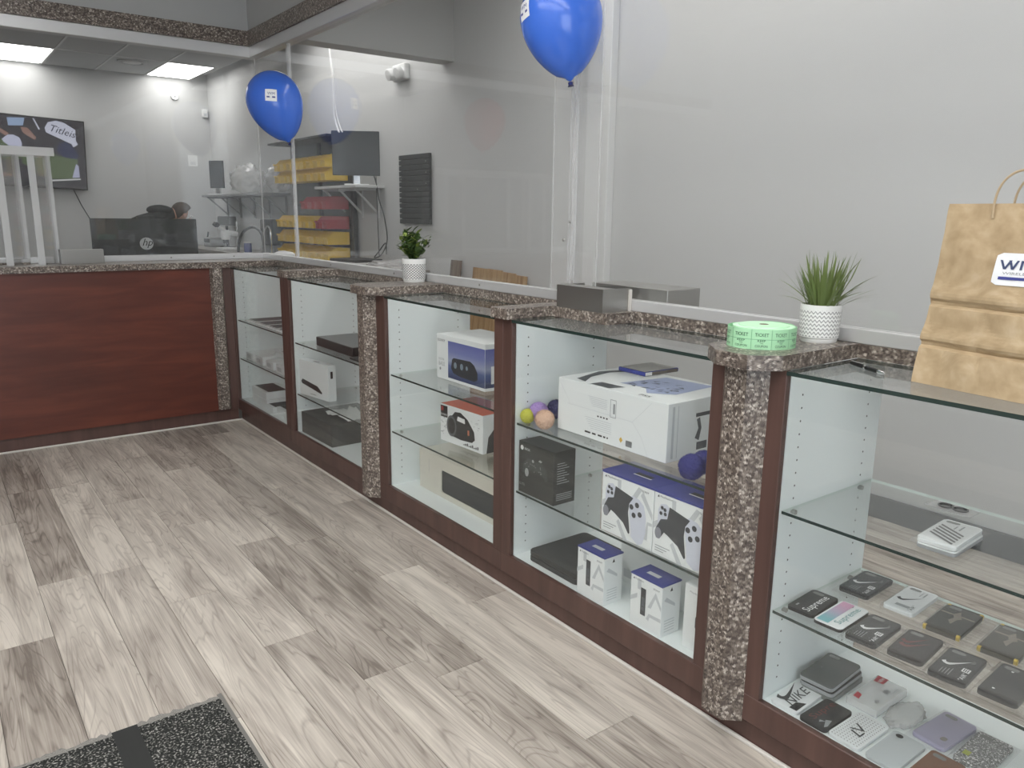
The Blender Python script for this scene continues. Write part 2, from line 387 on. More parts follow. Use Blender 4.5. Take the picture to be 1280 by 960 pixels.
for (ca, oa, ob, cb, sh, lab) in cases:
    t = thing('showcase', lab, 'showcase', (0, ca, 0), 0, 'glass showcases in the counter')
    L = lambda y: y-ca
    B(0, XB, L(ca), L(cb), 0, .078).build('toe_kick', CHERRY, t)
    B(-.02, 0, L(ca), L(cb), .078, ZO).build('bottom_rail', CHERRY, t, bevel=.0015)
    B(-.02, 0, L(ca), L(oa), ZO, 1.05).build('stile', CHERRY, t, bevel=.0015)
    B(-.02, 0, L(ob), L(cb), ZO, 1.05).build('stile', CHERRY, t, bevel=.0015)
    B(0, XB, L(ca), L(cb), .078, ZO-.002).build('bottom_deck', WHITE, t)
    for (ya, s) in ((oa, -1), (ob-.024, 1)):
        p = B(.001 if s < 0 else .019, XB, L(ya), L(ya)-s*.018, ZO-.002, 1.04).build('side_panel', WHITE, t)
        mb = MB(); pts = []
        for xh in (.055, .375):
            z = .20
            while z < 1.0:
                pts.append((xh, L(ya)+s*.0002, z, s)); z += .034
        discs(mb, pts, .0028); mb.build('pin_holes', HOLE, p, kind='stuff')
    for zz in sh:
        o = MB().box(.006, .437, L(oa)-.002, L(ob-.022), zz-.008, zz)
        o.m = [0, 0, 2, 2, 2, 1]
        # faces: bottom, top, y0, x1, y1, x0
        so = o.build('shelf', [GLASS, GEDGE, GBACK], t)
        for (ya, s) in ((oa, -1), (ob, 1)):
            if s > 0: ya -= .024
            for xh in (.055, .375):
                MB().lathe([(.0065, 0), (.0065, .012)], 10, M=Matrix.Translation((xh, L(ya), zz-.0125)) @ Matrix.Rotation(-s*PI/2, 4, 'X')).build('shelf_pin', STEEL, t)
    o = MB().box(GL0, GL1, L(oa)-.0005, L(ob)+.0005, ZG, ZG+.01); o.m = [0, 0, 1, 1, 1, 1]
    o.build('glass_top', [GLASS, GEDGE], t)
    o = MB().box(-.012, -.007, L(oa), L(ob), ZO-.004, ZG-.001); o.m = [0, 0, 0, 0, 0, 0]
    o.build('front_pane', [GLASS], t)
# quarter round bead along the floor
struct('trim_4', B(-.012, 0, -5.2, 0, 0, .011), CAULK, bevel=.003)
struct('trim_5', B(-2.6, -.012, -.012, 0, 0, .011), CAULK, bevel=.003)
# left counter
t = thing('service_counter', 'dark cherry panelled service counter below the acrylic screen at the left', 'counter', (-1.2, .2, 0))
B(-1.4, 1.178, -.2, .25, 0, .09).build('toe_kick', CHERRY, t)
B(-1.4, 1.045, -.22, -.2, .09, 1.05).build('front_panel', CHERRYH, t)
B(1.125, 1.178, -.22, -.2, .09, 1.05).build('corner_stile', CHERRY, t)
B(-1.4, 1.178, -.2, .25, .09, 1.05).build('body', CHERRY, t)
def pilaster(label, pts, z0, z1, loc):
    o = MB().prism([(x-loc[0], y-loc[1]) for x, y in pts], z0, z1).build('granite_pilaster', GRAN, loc=(loc[0], loc[1], 0))
    return tag(o, label, 'pilaster', 'granite pilasters on the counter front')
pilaster('speckled granite pilaster at the inner corner beside the cherry panel', [(-.16, -.0205), (-.148, -.048), (-.09, -.048), (-.074, -.0205)], .1, 1.05, (-.117, -.02))
pilaster('speckled granite pilaster below the leafy plant', [(-.0205, -1.955), (-.062, -1.985), (-.062, -2.045), (-.0205, -2.092)], .07, 1.05, (-.02, -2.02))
pilaster('speckled granite pilaster below the green ticket roll, nearest the camera', [(-.0205, -4.05), (-.062, -4.085), (-.062, -4.15), (-.0205, -4.188)], .07, 1.05, (-.02, -4.12))
# granite worktop: continuous, cut out round each glass top
ZW0, ZW = 1.0505, 1.088
outline = [(-2.6, -.04), (-.03, -.04), (-.03, -.015), (GL1, -.015), (GL1, -.906), (-.035, -.906), (-.035, -1.018), (GL1, -1.018), (GL1, -1.911),
           (-.03, -1.911), (-.085, -1.965), (-.085, -2.115), (-.035, -2.166), (GL1, -2.166), (GL1, -3.026), (-.04, -3.026), (-.04, -3.123),
           (.165, -3.123), (.165, -3.415), (GL1, -3.415), (GL1, -4.004), (-.035, -4.004), (-.095, -4.075), (-.1, -4.175), (-.035, -4.229), (GL1, -4.229), (GL1, -5.2),
           (.52, -5.2), (.52, .5), (-2.6, .5)]
o = MB().prism(outline, ZW0, ZW).build('granite_worktop', GRAN)
tag(o, 'continuous brown speckled granite worktop running round both counters', 'worktop')
# ------------------------------------------------------------------ acrylic security screen
AX, AY = .318, .275
def chan(name, lab, x0, x1, y0, y1):
    t = thing(name, lab, 'channel', ((x0+x1)/2, (y0+y1)/2, ZW))
    cx, cy = (x0+x1)/2, (y0+y1)/2
    B(x0-cx, x1-cx, y0-cy, y1-cy, 0, .038).build('rail', ALUM, t, bevel=.002)
    n = 7
    for i in range(n):
        f = (i+.5)/n
        if x1-x0 > y1-y0: M = Matrix.Translation((x0-cx+(x1-x0)*f, y0-cy, .019)) @ Matrix.Rotation(PI/2, 4, 'X')
        else: M = Matrix.Translation((x0-cx, y0-cy+(y1-y0)*f, .019)) @ Matrix.Rotation(-PI/2, 4, 'Y')
        MB().lathe([(.005, -.002), (.005, .002), (.002, .0035)], 10, M=M).build('screw', STEEL, t)
chan('aluminium_channel', 'bright aluminium channel holding the screen on the showcase counter', .303, .343, -5.2, AY+.01)
chan('aluminium_channel', 'bright aluminium channel holding the screen on the cherry service counter', -2.6, .303, AY-.015, AY+.025)
def sheet(lab, x0, x1, y0, y1, z0=ZW+.0385):
    mb = B(x0, x1, y0, y1, z0, 2.45)
    thin_x = (x1-x0) < (y1-y0)
    mb.m = [1, 1, 1, 0, 1, 0] if thin_x else [1, 1, 0, 1, 0, 1]
    o = mb.build('acrylic_sheet', [ACR, ACRE]); tag(o, lab, 'screen', 'clear acrylic screen sheets')
sheet('clear acrylic sheet standing in the corner beside the blue balloon', AX, AX+.008, -.335, AY)
sheet('long clear acrylic sheet between the two blue balloons', AX, AX+.008, -3.04, -.355)
sheet('clear acrylic sheet behind the ticket roll and the paper bag', AX, AX+.008, -5.2, -3.06)
sheet('clear acrylic sheet above the cherry service counter', -2.6, AX-.004, AY, AY+.008)
def strip(lab, y, z0):
    t = thing('screen_joint', lab, 'joint strip', (AX, y, z0))
    for d in (-.009, .009):
        B(-.012, .0075, d-.003, d+.003, 0, 2.43-z0).build('flange', ACRP, t)
    B(.001, .007, -.006, .006, 0, 2.43-z0).build('web', ACRP, t)
strip('upright clear joint strip in the screen by the corner balloon', -.345, ZW+.038)
strip('upright clear joint strip in the screen above the steel tray', -3.05, 1.17)
t = thing('joint_plate', 'wide hazy acrylic plate bolted behind the screen joint above the steel tray', 'acrylic plate', (AX+.018, -3.035, ZW+.04))
o = B(0, .006, -.13, .13, 0, 1.28); o.m = [1, 1, 1, 0, 1, 0]; o.build('plate', [ACRP, ACRE], t)
for (px, py) in ((713, 277), (705, 300)):
    w = on_x(px, py, AX)
    MB().lathe([(.007, 0), (.007, .003), (.004, .006)], 10, M=Matrix.Translation((-.0185, w.y+3.035, w.z-ZW-.04)) @ Matrix.Rotation(-PI/2, 4, 'Y')).build('bolt', STEEL, t)

# ================================================================== ON THE WORKTOP
BLUE = mat('balloon_blue', (66, 114, 218), .2, 0, .6, Subsurface_Weight=0.0)
RED = mat('balloon_red', (214, 52, 46), .16)
STICK = mat('sticker_white', (238, 240, 242), .35)
def balloon(label, center, knot_dir, diam, length, m, sticker=None):
    """knot_dir: unit vector from the centre towards the knot"""
    d = Vector(knot_dir).normalized(); q = Vector((0, 0, -1)).rotation_difference(d).to_matrix().to_4x4()
    R = diam/2; top = R*1.02; low = length-top
    prof = [(.0035, -low), (.010, -low+.004), (.016, -low+.012)]
    for i in range(1, 15):
        f = i/15; z = -low+.012+(low-.012)*f
        prof.append((.016+(R-.016)*math.sin(f*PI/2)**.66 if f < 1 else R, z))
    for i in range(0, 12): a = i/12*PI/2; prof.append((R*math.cos(a), top*math.sin(a)))
    prof.append((.001, top))
    t = thing('balloon', label, 'balloon', center, 0, 'balloons tied to the acrylic screen')
    MB().lathe(prof, 40, M=q).build('skin', m, t, smooth=True)
    MB().lathe([(.003, -low-.002), (.009, -low-.006), (.007, -low-.014), (.011, -low-.017)], 12, M=q).build('knot', mat('knot', (24, 34, 96), .5) if m is BLUE else m, t, smooth=True)
    kp = q.to_3x3() @ Vector((0, 0, -low-.012)); js = Vector((AX-center[0], kp.y-.01, kp.z+.01)) if center[0] > -.5 else Vector((kp.x, AY-center[1], kp.z+.01))
    MB().tube([kp, kp.lerp(js, .5)+Vector((0, 0, -.006)), js], .0004, 4).build('tie_thread', BAGPL, t)
    if sticker:
        n, sz, up = sticker; n = n.normalized(); u = up.cross(n).normalized()*-1; u = n.cross(up).normalized()*-1
        v = n.cross(u) if n.cross(u).dot(up) > 0 else u.cross(n)
        inv = q.to_3x3().inverted()
        def surf(a, c, e):     # point on the skin in direction n + a u + c v
            w = inv @ (n*R+u*a+v*c).normalized(); lo, hi = 0, 1.5*R
            for _ in range(30):
                md = (lo+hi)/2; p = w*md; r = math.hypot(p.x, p.y)
                rr = 0
                for (r0, z0), (r1, z1) in zip(prof, prof[1:]):
                    if min(z0, z1) <= p.z <= max(z0, z1): rr = r0+(r1-r0)*((p.z-z0)/(z1-z0) if z1 != z0 else 0)
                if r < rr: lo = md
                else: hi = md
            return q.to_3x3() @ (w*(lo+e))
        mb = MB(); N = 6; h = sz/2
        mb.add([surf(-h+sz*i/N, -h+sz*j/N, .0015) for j in range(N+1) for i in range(N+1)], [[j*(N+1)+i, j*(N+1)+i+1, (j+1)*(N+1)+i+1, (j+1)*(N+1)+i] for j in range(N) for i in range(N)])
        st = mb.build('sticker', STICK, t, smooth=True)
        for (txt, y, hh, ww, mm) in (('WM', .02, .22, .62, INKB),):
            vs, fs, ar = text2d(txt)
            MB().add([surf((-ww/2+a/ar*ww)*sz, (y+c*hh)*sz, .003) for a, c in vs], fs).build('lettering', mm, st)
        MB().add([surf(a*sz, c*sz, .003) for a, c in rect(-.36, .36, -.22, -.1)], [(0, 1, 2, 3)]).build('colour_bar', INKB, st)
    return t
def P(x, y, t): return CAM+ray(x, y)*t
c1 = P(342.5, 125, 4.62); k1 = P(360, 174, 4.66)
balloon('shiny blue balloon with a white square sticker at the screen corner', c1, (k1-c1).normalized(), .322, .418, BLUE, (P(337, 116, 4.4)-c1, .066, cu))
c2 = P(701.5, 22, 2.62); k2 = P(712.5, 100, 2.63)
balloon('large shiny blue balloon cut off by the top edge above the steel tray', c2, (k2-c2).normalized(), .277, .353, BLUE, (P(654, 12, 2.56)-c2, .062, cu))
c3 = P(605, 150, 6.2); c3.x = 2*AX-c3.x
balloon('red balloon seen only as a faint reflection in the long screen', c3, (0.1, 0, -1), .33, .42, RED)

# steel deal tray through the screen
def tray(label, loc, w, d, h, rz, back=0):
    t = thing('steel_tray', label, 'pass tray', loc, rz, 'stainless pass trays')
    B(0, w, 0, .0015, 0, h).build('front_plate', STEEL, t)
    B(0, .0015, .0015, d, 0, h).build('side_plate', STEEL, t); B(w-.0015, w, .0015, d, 0, h).build('side_plate', STEEL, t)
    B(.0015, w-.0015, .0015, d*.46, h-.0015, h).build('lid', STEEL, t)
    B(.0015, w-.0015, .0015, d, 0, .0015).build('tray_floor', STEEL, t)
    return t
t = tray('square stainless pass tray set through the screen beside the grassy end of the counter', (.168, -3.145, ZW), .24, .133, .08, RZ)
B(.2402, .247, .122, .133, 0, .075).build('caulk_bead', CAULK, t)
t = thing('steel_tray', 'rear stainless housing of the pass tray behind the screen', 'pass tray', (.3435, -3.14, ZW), RZ)
B(0, .375, .001, .17, 0, .08).build('housing', STEEL, t, bevel=.002)
tl = on_y(76, 322, .16); tr = on_y(130, 322, .16)
tray('low stainless pass tray beside the clear acrylic hood at the left', (tl.x, .155, ZW), tr.x-tl.x, .10, .085, 0)

# clear acrylic hood at the left window
t = thing('acrylic_hood', 'clear acrylic hood with bright polished edges at the left counter window', 'hood', (-1.2, .1, ZW))
def panel(a, c, z0, z1, th=.008):
    a, c = Vector(a), Vector(c); d = (c-a).normalized(); n = Vector((-d.y, d.x))*th/2
    mb = MB().prism([tuple(a-n), tuple(c-n), tuple(c+n), tuple(a+n)], z0, z1); mb.m = [1, 1, 0, 1, 0, 1]
    return mb.build('side_panel', [ACRP, ACRE], t)
hood_h = .66
a1 = on_z(47, 330, ZW); a2 = on_y(75, 318, .24)
def loc2(p): return (p.x+1.2, p.y-.1)
A1 = (.115, -.02); A2 = (.215, .145); dx = -.16
for off in (0, dx, -1.0, -1.0-dx):
    panel((A1[0]+off, A1[1]), (A2[0]+off, A2[1]), 0, hood_h)
    for q in (A1, A2): B(q[0]+off-.018, q[0]+off+.018, q[1]-.006, q[1]+.006, 0, hood_h).build('edge_bar', ACRE, t)
B(A1[0]-1.03, A2[0]+.02, A1[1]-.02, A2[1]+.01, hood_h, hood_h+.01).build('top_panel', ACR, t)
B(A1[0]-1.03, A2[0]+.02, A1[1]-.022, A1[1]-.01, hood_h-.035, hood_h+.012).build('edge_bar', ACRE, t)
B(A1[0]-1.03, A2[0]+.02, A2[1]-.002, A2[1]+.01, hood_h-.035, hood_h+.012).build('edge_bar', ACRE, t)
B(A1[0]-.98, A1[0]-.05, A2[1]-.05, A2[1], .012, .03).build('lower_rail', ACRE, t)
B(A1[0]-.98, A1[0]-.05, A2[1]-.06, A2[1]+.01, 0, .012).build('sill', GRAN, t)

# potted plants
def pot_mat(name, kind):
    m = mat(name, (222, 222, 220), .45); nt, b = nodes(m)
    tc = nt.nodes.new('ShaderNodeTexCoord'); sx = nt.nodes.new('ShaderNodeSeparateXYZ'); nt.links.new(tc.outputs['Object'], sx.inputs[0])
    def mm(op, a, c=None):
        q = nt.nodes.new('ShaderNodeMath'); q.operation = op
        for i, v in enumerate((a, c)):
            if v is None: continue
            if isinstance(v, (int, float)): q.inputs[i].default_value = v
            else: nt.links.new(v, q.inputs[i])
        return q.outputs[0]
    u = mm('MULTIPLY', mm('ADD', mm('ARCTAN2', sx.outputs[1], sx.outputs[0]), PI), 30/(2*PI))
    z = mm('MULTIPLY', sx.outputs[2], 92)
    tri = mm('PINGPONG', u, .5)
    if kind == 'zig':
        f = mm('FRACT', mm('SUBTRACT', z, mm('MULTIPLY', tri, 1.3))); on = mm('LESS_THAN', f, .22)
    else:
        a = mm('FRACT', mm('MULTIPLY', mm('ADD', mm('MULTIPLY', u, .8), mm('MULTIPLY', z, .9)), 1)); c = mm('FRACT', mm('SUBTRACT', mm('MULTIPLY', u, .8), mm('MULTIPLY', z, .9)))
        on = mm('MAXIMUM', mm('LESS_THAN', a, .24), mm('LESS_THAN', c, .24))
    on = mm('MULTIPLY', on, mm('MULTIPLY', mm('GREATER_THAN', sx.outputs[2], .016), mm('LESS_THAN', sx.outputs[2], .088)))
    mx = nt.nodes.new('ShaderNodeMix'); mx.data_type = 'RGBA'; nt.links.new(on, mx.inputs[0])
    mx.inputs[6].default_value = srgb(226, 226, 224); mx.inputs[7].default_value = srgb(66, 68, 72)
    nt.links.new(mx.outputs[2], b.inputs['Base Color']); return m
LEAFG = mat('grass_blade', (110, 126, 72), .5); LEAFD = mat('leaf_green', (74, 98, 52), .5); LEAFY = mat('leaf_lime', (132, 150, 70), .5); SOIL = mat('soil', (38, 34, 28), .9)
def leaf_strip(mb, base, d0, length, width, droop, n=6, mi=0):
    p = Vector(base); d = Vector(d0).normalized(); side = d.cross(Vector((0, 0, 1)))
    side = side.normalized() if side.length > .01 else Vector((1, 0, 0)); k = len(mb.v); vs = []
    for i in range(n+1):
        f = i/n; w = width*(math.sin(PI*min(1, f*.82+.18))**.8)*.5 if i < n else .0003
        vs += [p-side*w, p+side*w+Vector((0, 0, w*.25))]
        p = p+d*(length/n); d = (d+Vector((0, 0, -droop/n))).normalized()
    mb.add(vs, [[2*i, 2*i+1, 2*i+3, 2*i+2] for i in range(n)], mi)
def plant(label, loc, r, h, kind):
    t = thing('potted_plant', label, 'plant', loc, 0)
    MB().lathe([(r*.86, 0), (r*.9, .003), (r*.9, .011), (r*.97, .014), (r, h-.004), (r*.985, h), (r*.92, h), (r*.9, h-.012)], 40).build('pot', pot_mat('pot_'+kind, kind), t, smooth=True)
    MB().lathe([(r*.9, h-.013), (r*.4, h-.008)], 24).build('soil', SOIL, t)
    rnd = random.Random(3 if kind == 'zig' else 5); mb = MB()
    if kind == 'zig':
        for i in range(110):
            a = rnd.uniform(0, 2*PI); rr = r*.75*math.sqrt(rnd.random()); lean = rnd.uniform(.03, .5) if i < 84 else rnd.uniform(.7, 1.3)
            leaf_strip(mb, (rr*math.cos(a), rr*math.sin(a), h-.012), (math.cos(a)*lean, math.sin(a)*lean, 1), rnd.uniform(.09, .165), rnd.uniform(.0042, .0072), rnd.uniform(.1, .75) if lean < .6 else rnd.uniform(.4, 1.1), 7, 0)
        mb.v = [(min(x, .311-loc[0]), y, z) for x, y, z in mb.v]; mb.build('grass_blades', [LEAFG], t, kind='stuff')
    else:
        st = MB()
        for i in range(34):
            a = rnd.uniform(0, 2*PI); lean = rnd.uniform(.05, .95); L = rnd.uniform(.07, .16)
            d = Vector((math.cos(a)*lean, math.sin(a)*lean, 1)).normalized(); b0 = Vector((r*.4*math.cos(a)*rnd.random(), r*.4*math.sin(a)*rnd.random(), h-.012))
            st.tube([b0, b0+d*L], .0012, 5)
            for j in range(11):
                f = (j+2)/12; a2 = j*2.4+rnd.random(); p = b0+d*(L*f)
                ld = Vector((math.cos(a2), math.sin(a2), rnd.uniform(.2, 1.1)))
                leaf_strip(mb, p, ld, rnd.uniform(.028, .048), rnd.uniform(.015, .022), .3, 4, 1 if rnd.random() < .22 else 0)
        mb.v = [(min(x, .311-loc[0]), y, z) for x, y, z in mb.v]; st.v = [(min(x, .311-loc[0]), y, z) for x, y, z in st.v]; st.build('stems', LEAFD, t); mb.build('leaves', [LEAFD, LEAFY], t, kind='stuff')
plant('grassy plant in a white pot with black zigzag lines beside the paper bag', (.249, -4.142, ZW), .0525, .100, 'zig')
plant('leafy bushy plant in a small white pot with a lattice pattern', (.243, -1.985, ZW), .057, .112, 'lattice')

# ticket roll
TICK = mat('ticket_green', (172, 224, 180), .6); TICKT = mat('ticket_top', (196, 240, 202), .6); TICKI = mat('ticket_ink', (52, 92, 66), .6); TICKL = mat('ticket_edge', (120, 182, 134), .6)
t = thing('ticket_roll', 'mint green roll of paper raffle tickets printed TICKET KEEP THIS COUPON', 'ticket roll', (.062, -4.10, ZW), 0)
H = .051
MB().lathe([(.078, 0), (.078, H), (.0775, H+.0005), (.064, H+.0005), (.063, H+.0035), (.012, H+.0035), (.011, H-.004)], 48).build('wound_roll', [TICKT], t, smooth=True)
MB().lathe([(.012, H+.0036), (.010, H+.0042)], 20).build('core', mat('core_brown', (104, 92, 74), .7), t)
mb = MB(); N = 64; a0, a1_ = math.radians(95), math.radians(395)
def rad(a): return .0815+.018*max(0, math.sin((a-a0)/(a1_-a0)*PI*2.6))*(.5+.5*(a-a0)/(a1_-a0))
vs = []
for i in range(N+1):
    a = a0+(a1_-a0)*i/N; r = rad(a)
    for rr in (r, r-.0012):
        for z in (0, H): vs.append((rr*math.cos(a), rr*math.sin(a), z))
fs = []
for i in range(N):
    k = 4*i; q = 4*i+4
    fs += [(k, q, q+1, k+1), (k+2, k+3, q+3, q+2), (k+1, q+1, q+3, k+3), (k, k+2, q+2, q)]
mb.add(vs, fs).build('loose_strip', TICK, t, smooth=True)
tk = MB(); tl_ = MB()
def wrap(u, z, e=.0007):     # u: arc position along the strip
    a = a0+u/.0855; r = rad(a)+e; return (r*math.cos(a), r*math.sin(a), z)
arc = (a1_-a0)*.0855; cell = .0505; ncell = int(arc/cell)
for c in range(ncell):
    u0 = c*cell
    for (s, z, h, w) in (('TICKET', .033, .0085, .034), ('KEEP', .0195, .0055, .02), ('THIS', .0145, .003, .009), ('COUPON', .006, .0058, .031)):
        vs, fs, ar = text2d(s); tk.add([wrap(u0+cell/2-w/2+x/ar*w, z+y*h) for x, y in vs], fs)
    for uu in (0, cell):
        tl_.add([wrap(u0+uu-.0005, 0, .0005), wrap(u0+uu+.0005, 0, .0005), wrap(u0+uu+.0005, H, .0005), wrap(u0+uu-.0005, H, .0005)], [(0, 1, 2, 3)])
    for i in range(6):
        ua, ub = u0+cell*i/6, u0+cell*(i+1)/6
        tl_.add([wrap(ua, H*.5-.0005, .0005), wrap(ub, H*.5-.0005, .0005), wrap(ub, H*.5+.0005, .0005), wrap(ua, H*.5+.0005, .0005)], [(0, 1, 2, 3)])
tk.build('lettering', TICKI, t); tl_.build('perforation_lines', TICKL, t)

# pen lying on the glass
p0 = on_z(1064, 453, 1.056); p1 = on_z(1106, 467, 1.056); d = p1-p0; L = d.length
t = thing('ballpoint_pen', 'black ballpoint pen with silver tip lying on the glass top', 'pen', (p0.x, p0.y, 1.0555), math.atan2(d.y, d.x))
MX = Matrix.Rotation(PI/2, 4, 'Y')
MB().lathe([(.0035, 0), (.0052, .004), (.0055, L*.45), (.0052, L*.82)], 16, M=MX).build('barrel', BLACK, t, smooth=True)
MB().lathe([(.0052, L*.82), (.0042, L*.93), (.0012, L)], 16, M=MX).build('tip', CHROME, t, smooth=True)
MB().lathe([(.0056, L*.42), (.0056, L*.47)], 16, M=MX).build('ring', CHROME, t)
B(.004, L*.36, -.0022, .0022, .005, .007).build('clip', CHROME, t, bevel=.0005)

# kraft paper bag
KRAFT = mat('kraft_paper', (188, 166, 134), .75, spec=.2); nt, b = nodes(KRAFT)
n = nt.nodes.new('ShaderNodeTexNoise'); n.inputs['Scale'].default_value = 9; n.inputs['Detail'].default_value = 4
rp = ramp(nt, [(.3, (168, 146, 114)), (.55, (184, 162, 130)), (.75, (196, 176, 146))]); nt.links.new(n.outputs[0], rp.inputs[0]); nt.links.new(rp.outputs[0], b.inputs['Base Color'])
n2 = nt.nodes.new('ShaderNodeTexNoise'); n2.inputs['Scale'].default_value = 700; bp = nt.nodes.new('ShaderNodeBump'); bp.inputs['Strength'].default_value = .1
nt.links.new(n2.outputs[0], bp.inputs['Height']); nt.links.new(bp.outputs[0], b.inputs['Normal'])
bl = on_z(1142, 476, 1.05); bw, bd, bh = .33, .17, .395
ba = RZ+math.radians(-8)
t = thing('paper_bag', 'brown kraft paper bag with a white logo sticker standing on the glass counter', 'paper bag', (bl.x-.012, bl.y, 1.0505), ba)
def bag_face(name, f, nu, nv, amp):
    mb = MB(); vs = []
    for j in range(nv+1):
        for i in range(nu+1): vs.append(f(i/nu, j/nv))
    mb.add(vs, [[j*(nu+1)+i, j*(nu+1)+i+1, (j+1)*(nu+1)+i+1, (j+1)*(nu+1)+i] for j in range(nv) for i in range(nu)])
    o = mb.build(name, KRAFT, t, smooth=False); return o
def crease(u, v):
    e = 0
    for (fv, dep, sl) in ((.225, .010, -.01), (.46, .008, -.012)):
        dd = v-(fv+sl*u); e += -dep*math.exp(-(dd/.012)**2)+.006*math.exp(-((dd-.05)/.04)**2)
    nz = mnoise.noise(Vector((u*2.3, v*2.6, 1.3)))*.012+abs(mnoise.noise(Vector((u*3.5+v*2.5, v*3-u*1.5, 4.2))))*.009
    return (e+nz)*min(1, 8*v+.15)
def tapering(v): return 1-.04*v
def xfront(u, v): return bw/2+(u-.5)*bw*tapering(v)+.012*v
def bagf(u, v): return (xfront(u, v), -crease(u, v)+.035*v, bh*v)
def bagb(u, v): return (xfront(1-u, v), bd-.06*v+crease(1-u, v)*.5, bh*v)
bag_face('front_face', bagf, 46, 60, 1)
bag_face('back_face', bagb, 24, 30, 1)
def bags(side):
    def f(u, v):
        a = Vector(bagf(side, v)); c = Vector(bagb(1-side, v)); w = u if side else 1-u
        p = a.lerp(c, w); p.x += (-.03 if side else .03)*math.sin(PI*w)*v; return tuple(p)
    return f
bag_face('gusset', bags(0), 10, 40, 1); bag_face('gusset', bags(1), 10, 40, 1)
bag_face('bottom', lambda u, v: (u*bw, v*bd, .0005), 2, 2, 0)
CORD = mat('paper_cord', (186, 166, 136), .8)
for yy in (.036, bd-.062):
    pts = []
    for i in range(25):
        a = PI*i/24; pts.append((bw/2+.012-.062*math.cos(a), yy-.006-.01*math.sin(a), bh-.03+.095*math.sin(a)**.7))
    MB().tube(pts, .0025, 8).build('handle', CORD, t, smooth=True)
# sticker follows the bag front
def stk(u, v, e):
    x, y, z = bagf(u, v); return (x, y-e, z)
su, sv, sw, shh = .40, .585, .30, .165
grid = MB(); N = 12; pts = []
for j in range(N+1):
    c = j/N; ins = .0
    e = .12
    if c < e: ins = e-math.sqrt(max(0, e*e-(e-c)**2))
    elif c > 1-e: ins = e-math.sqrt(max(0, e*e-(c-1+e)**2))
    for i in range(N+1): a = ins+(1-2*ins)*i/N; pts.append(stk(su+sw*a, sv+shh*c, .0022))
grid.add(pts, [[j*(N+1)+i, j*(N+1)+i+1, (j+1)*(N+1)+i+1, (j+1)*(N+1)+i] for j in range(N) for i in range(N)])
st = grid.build('sticker', STICK, t, smooth=True)
def stk_poly(nm, m, polys):
    mb = MB()
    for p in polys: mb.add([stk(su+sw*a, sv+shh*c, .0036) for a, c in p], [list(range(len(p)))])
    mb.build(nm, m, st)
NAVY = mat('logo_navy', (62, 74, 110), .5); GRN = mat('logo_green', (86, 120, 84), .5)
def stroke(x0, y0, x1, y1, w): return [(x0-w/2, y0), (x0+w/2, y0), (x1+w/2, y1), (x1-w/2, y1)]
stk_poly('logo', NAVY, [stroke(.12, .78, .22, .5, .05), stroke(.22, .5, .32, .78, .05), stroke(.30, .78, .38, .5, .05), stroke(.38, .5, .47, .78, .05), stroke(.55, .5, .55, .78, .05), stroke(.57, .78, .67, .58, .05), stroke(.80, .5, .80, .78, .05)])
stk_poly('logo_tick', GRN, [stroke(.66, .58, .82, .84, .05)])
vs, fs, ar = text2d('WIRELESS'); MB().add([stk(su+sw*(.2+x/ar*.6), sv+shh*(.34+y*.08), .0036) for x, y in vs], fs).build('lettering', INKG, st)
stk_poly('colour_bar', INKB, [rect(.14, .86, .18, .27)])

# ================================================================== THINGS IN THE SHOWCASES
def carton(name, label, cat, x, y, z, w, d, h, m, ang=0, group=None, bevel=.0015):
    t = thing(name, label, cat, (x, y, z), RZ+math.radians(ang), group)
    B(0, w, 0, d, 0, h).build('carton', m, t, bevel=bevel); return t
ZS = {i: c[4] for i, c in enumerate(cases)}
def Sf(c, s): return {0: ZO-.0015, 1: ZS[c][1]+.0006, 2: ZS[c][0]+.0006}[s]
WBOX = mat('white_box', (234, 238, 238), .4)
# ---- case A
z = Sf(0, 2)
for i, (yy, sz) in enumerate(((-.10, .15), (-.29, .15), (-.47, .14), (-.65, .15))):
    t = thing('tablet', ['dark tablet on the top shelf nearest the corner, first of four', 'dark tablet on the top corner shelf, second of four', 'dark tablet on the top corner shelf, third of four', 'dark tablet on the top corner shelf next to the cherry stile'][i], 'tablet', (.05, yy, z), RZ, 'tablets on the corner shelf')
    MB().prism(rrect(sz, .27, .012, 4, sz/2, .135), 0, .009).build('body', ALUM, t)
    MB().prism(rrect(sz-.008, .262, .01, 4, sz/2, .135), .009, .0098).build('screen', mat('dark_screen', (52, 55, 57), .5), t)
    B(0, sz, -.02, -.004, 0, .004).build('price_tag', CARD, t)
z = Sf(0, 1)
for i, yy in enumerate((-.08, -.26, -.45, -.63)):
    t = carton('white_carton', ['small white box with grey label on the middle corner shelf, farthest', 'small white box with grey label on the middle corner shelf, second from the corner', 'small white box with grey label on the middle corner shelf, third from the corner', 'small white box with grey label on the middle corner shelf, nearest'][i], 'box', .03, yy, z, .13, .26, .05+.006*(i % 2), WBOX, 0, 'white boxes on the middle corner shelf')
    pr = Print(front()); pr.poly(rect(.02, .09, .012, .038)); pr.build('label_print', INKL, t)
t = carton('white_carton', 'white box with a black slot lying on the boxes of the middle corner shelf', 'box', .12, -.38, z+.0565, .2, .12, .03, WBOX); Print(topf(.03)).poly(rect(.03, .1, .03, .07)).build('slot_print', INK, t)
z = Sf(0, 0)
def dark_top(name, lab, x, y, zz, w, d, h, ang=0, topm=INK):
    t = carton(name, lab, 'box', x, y, zz, w, d, h, WBOX, ang, 'boxes at the bottom of the corner showcase'); Print(topf(h)).poly(rect(.006, w-.006, .02, d*.8)).build('top_print', topm, t); return t
dark_top('phone_box', 'lower white box of the stack at the bottom of the corner showcase', .04, -.13, z, .27, .18, .055)
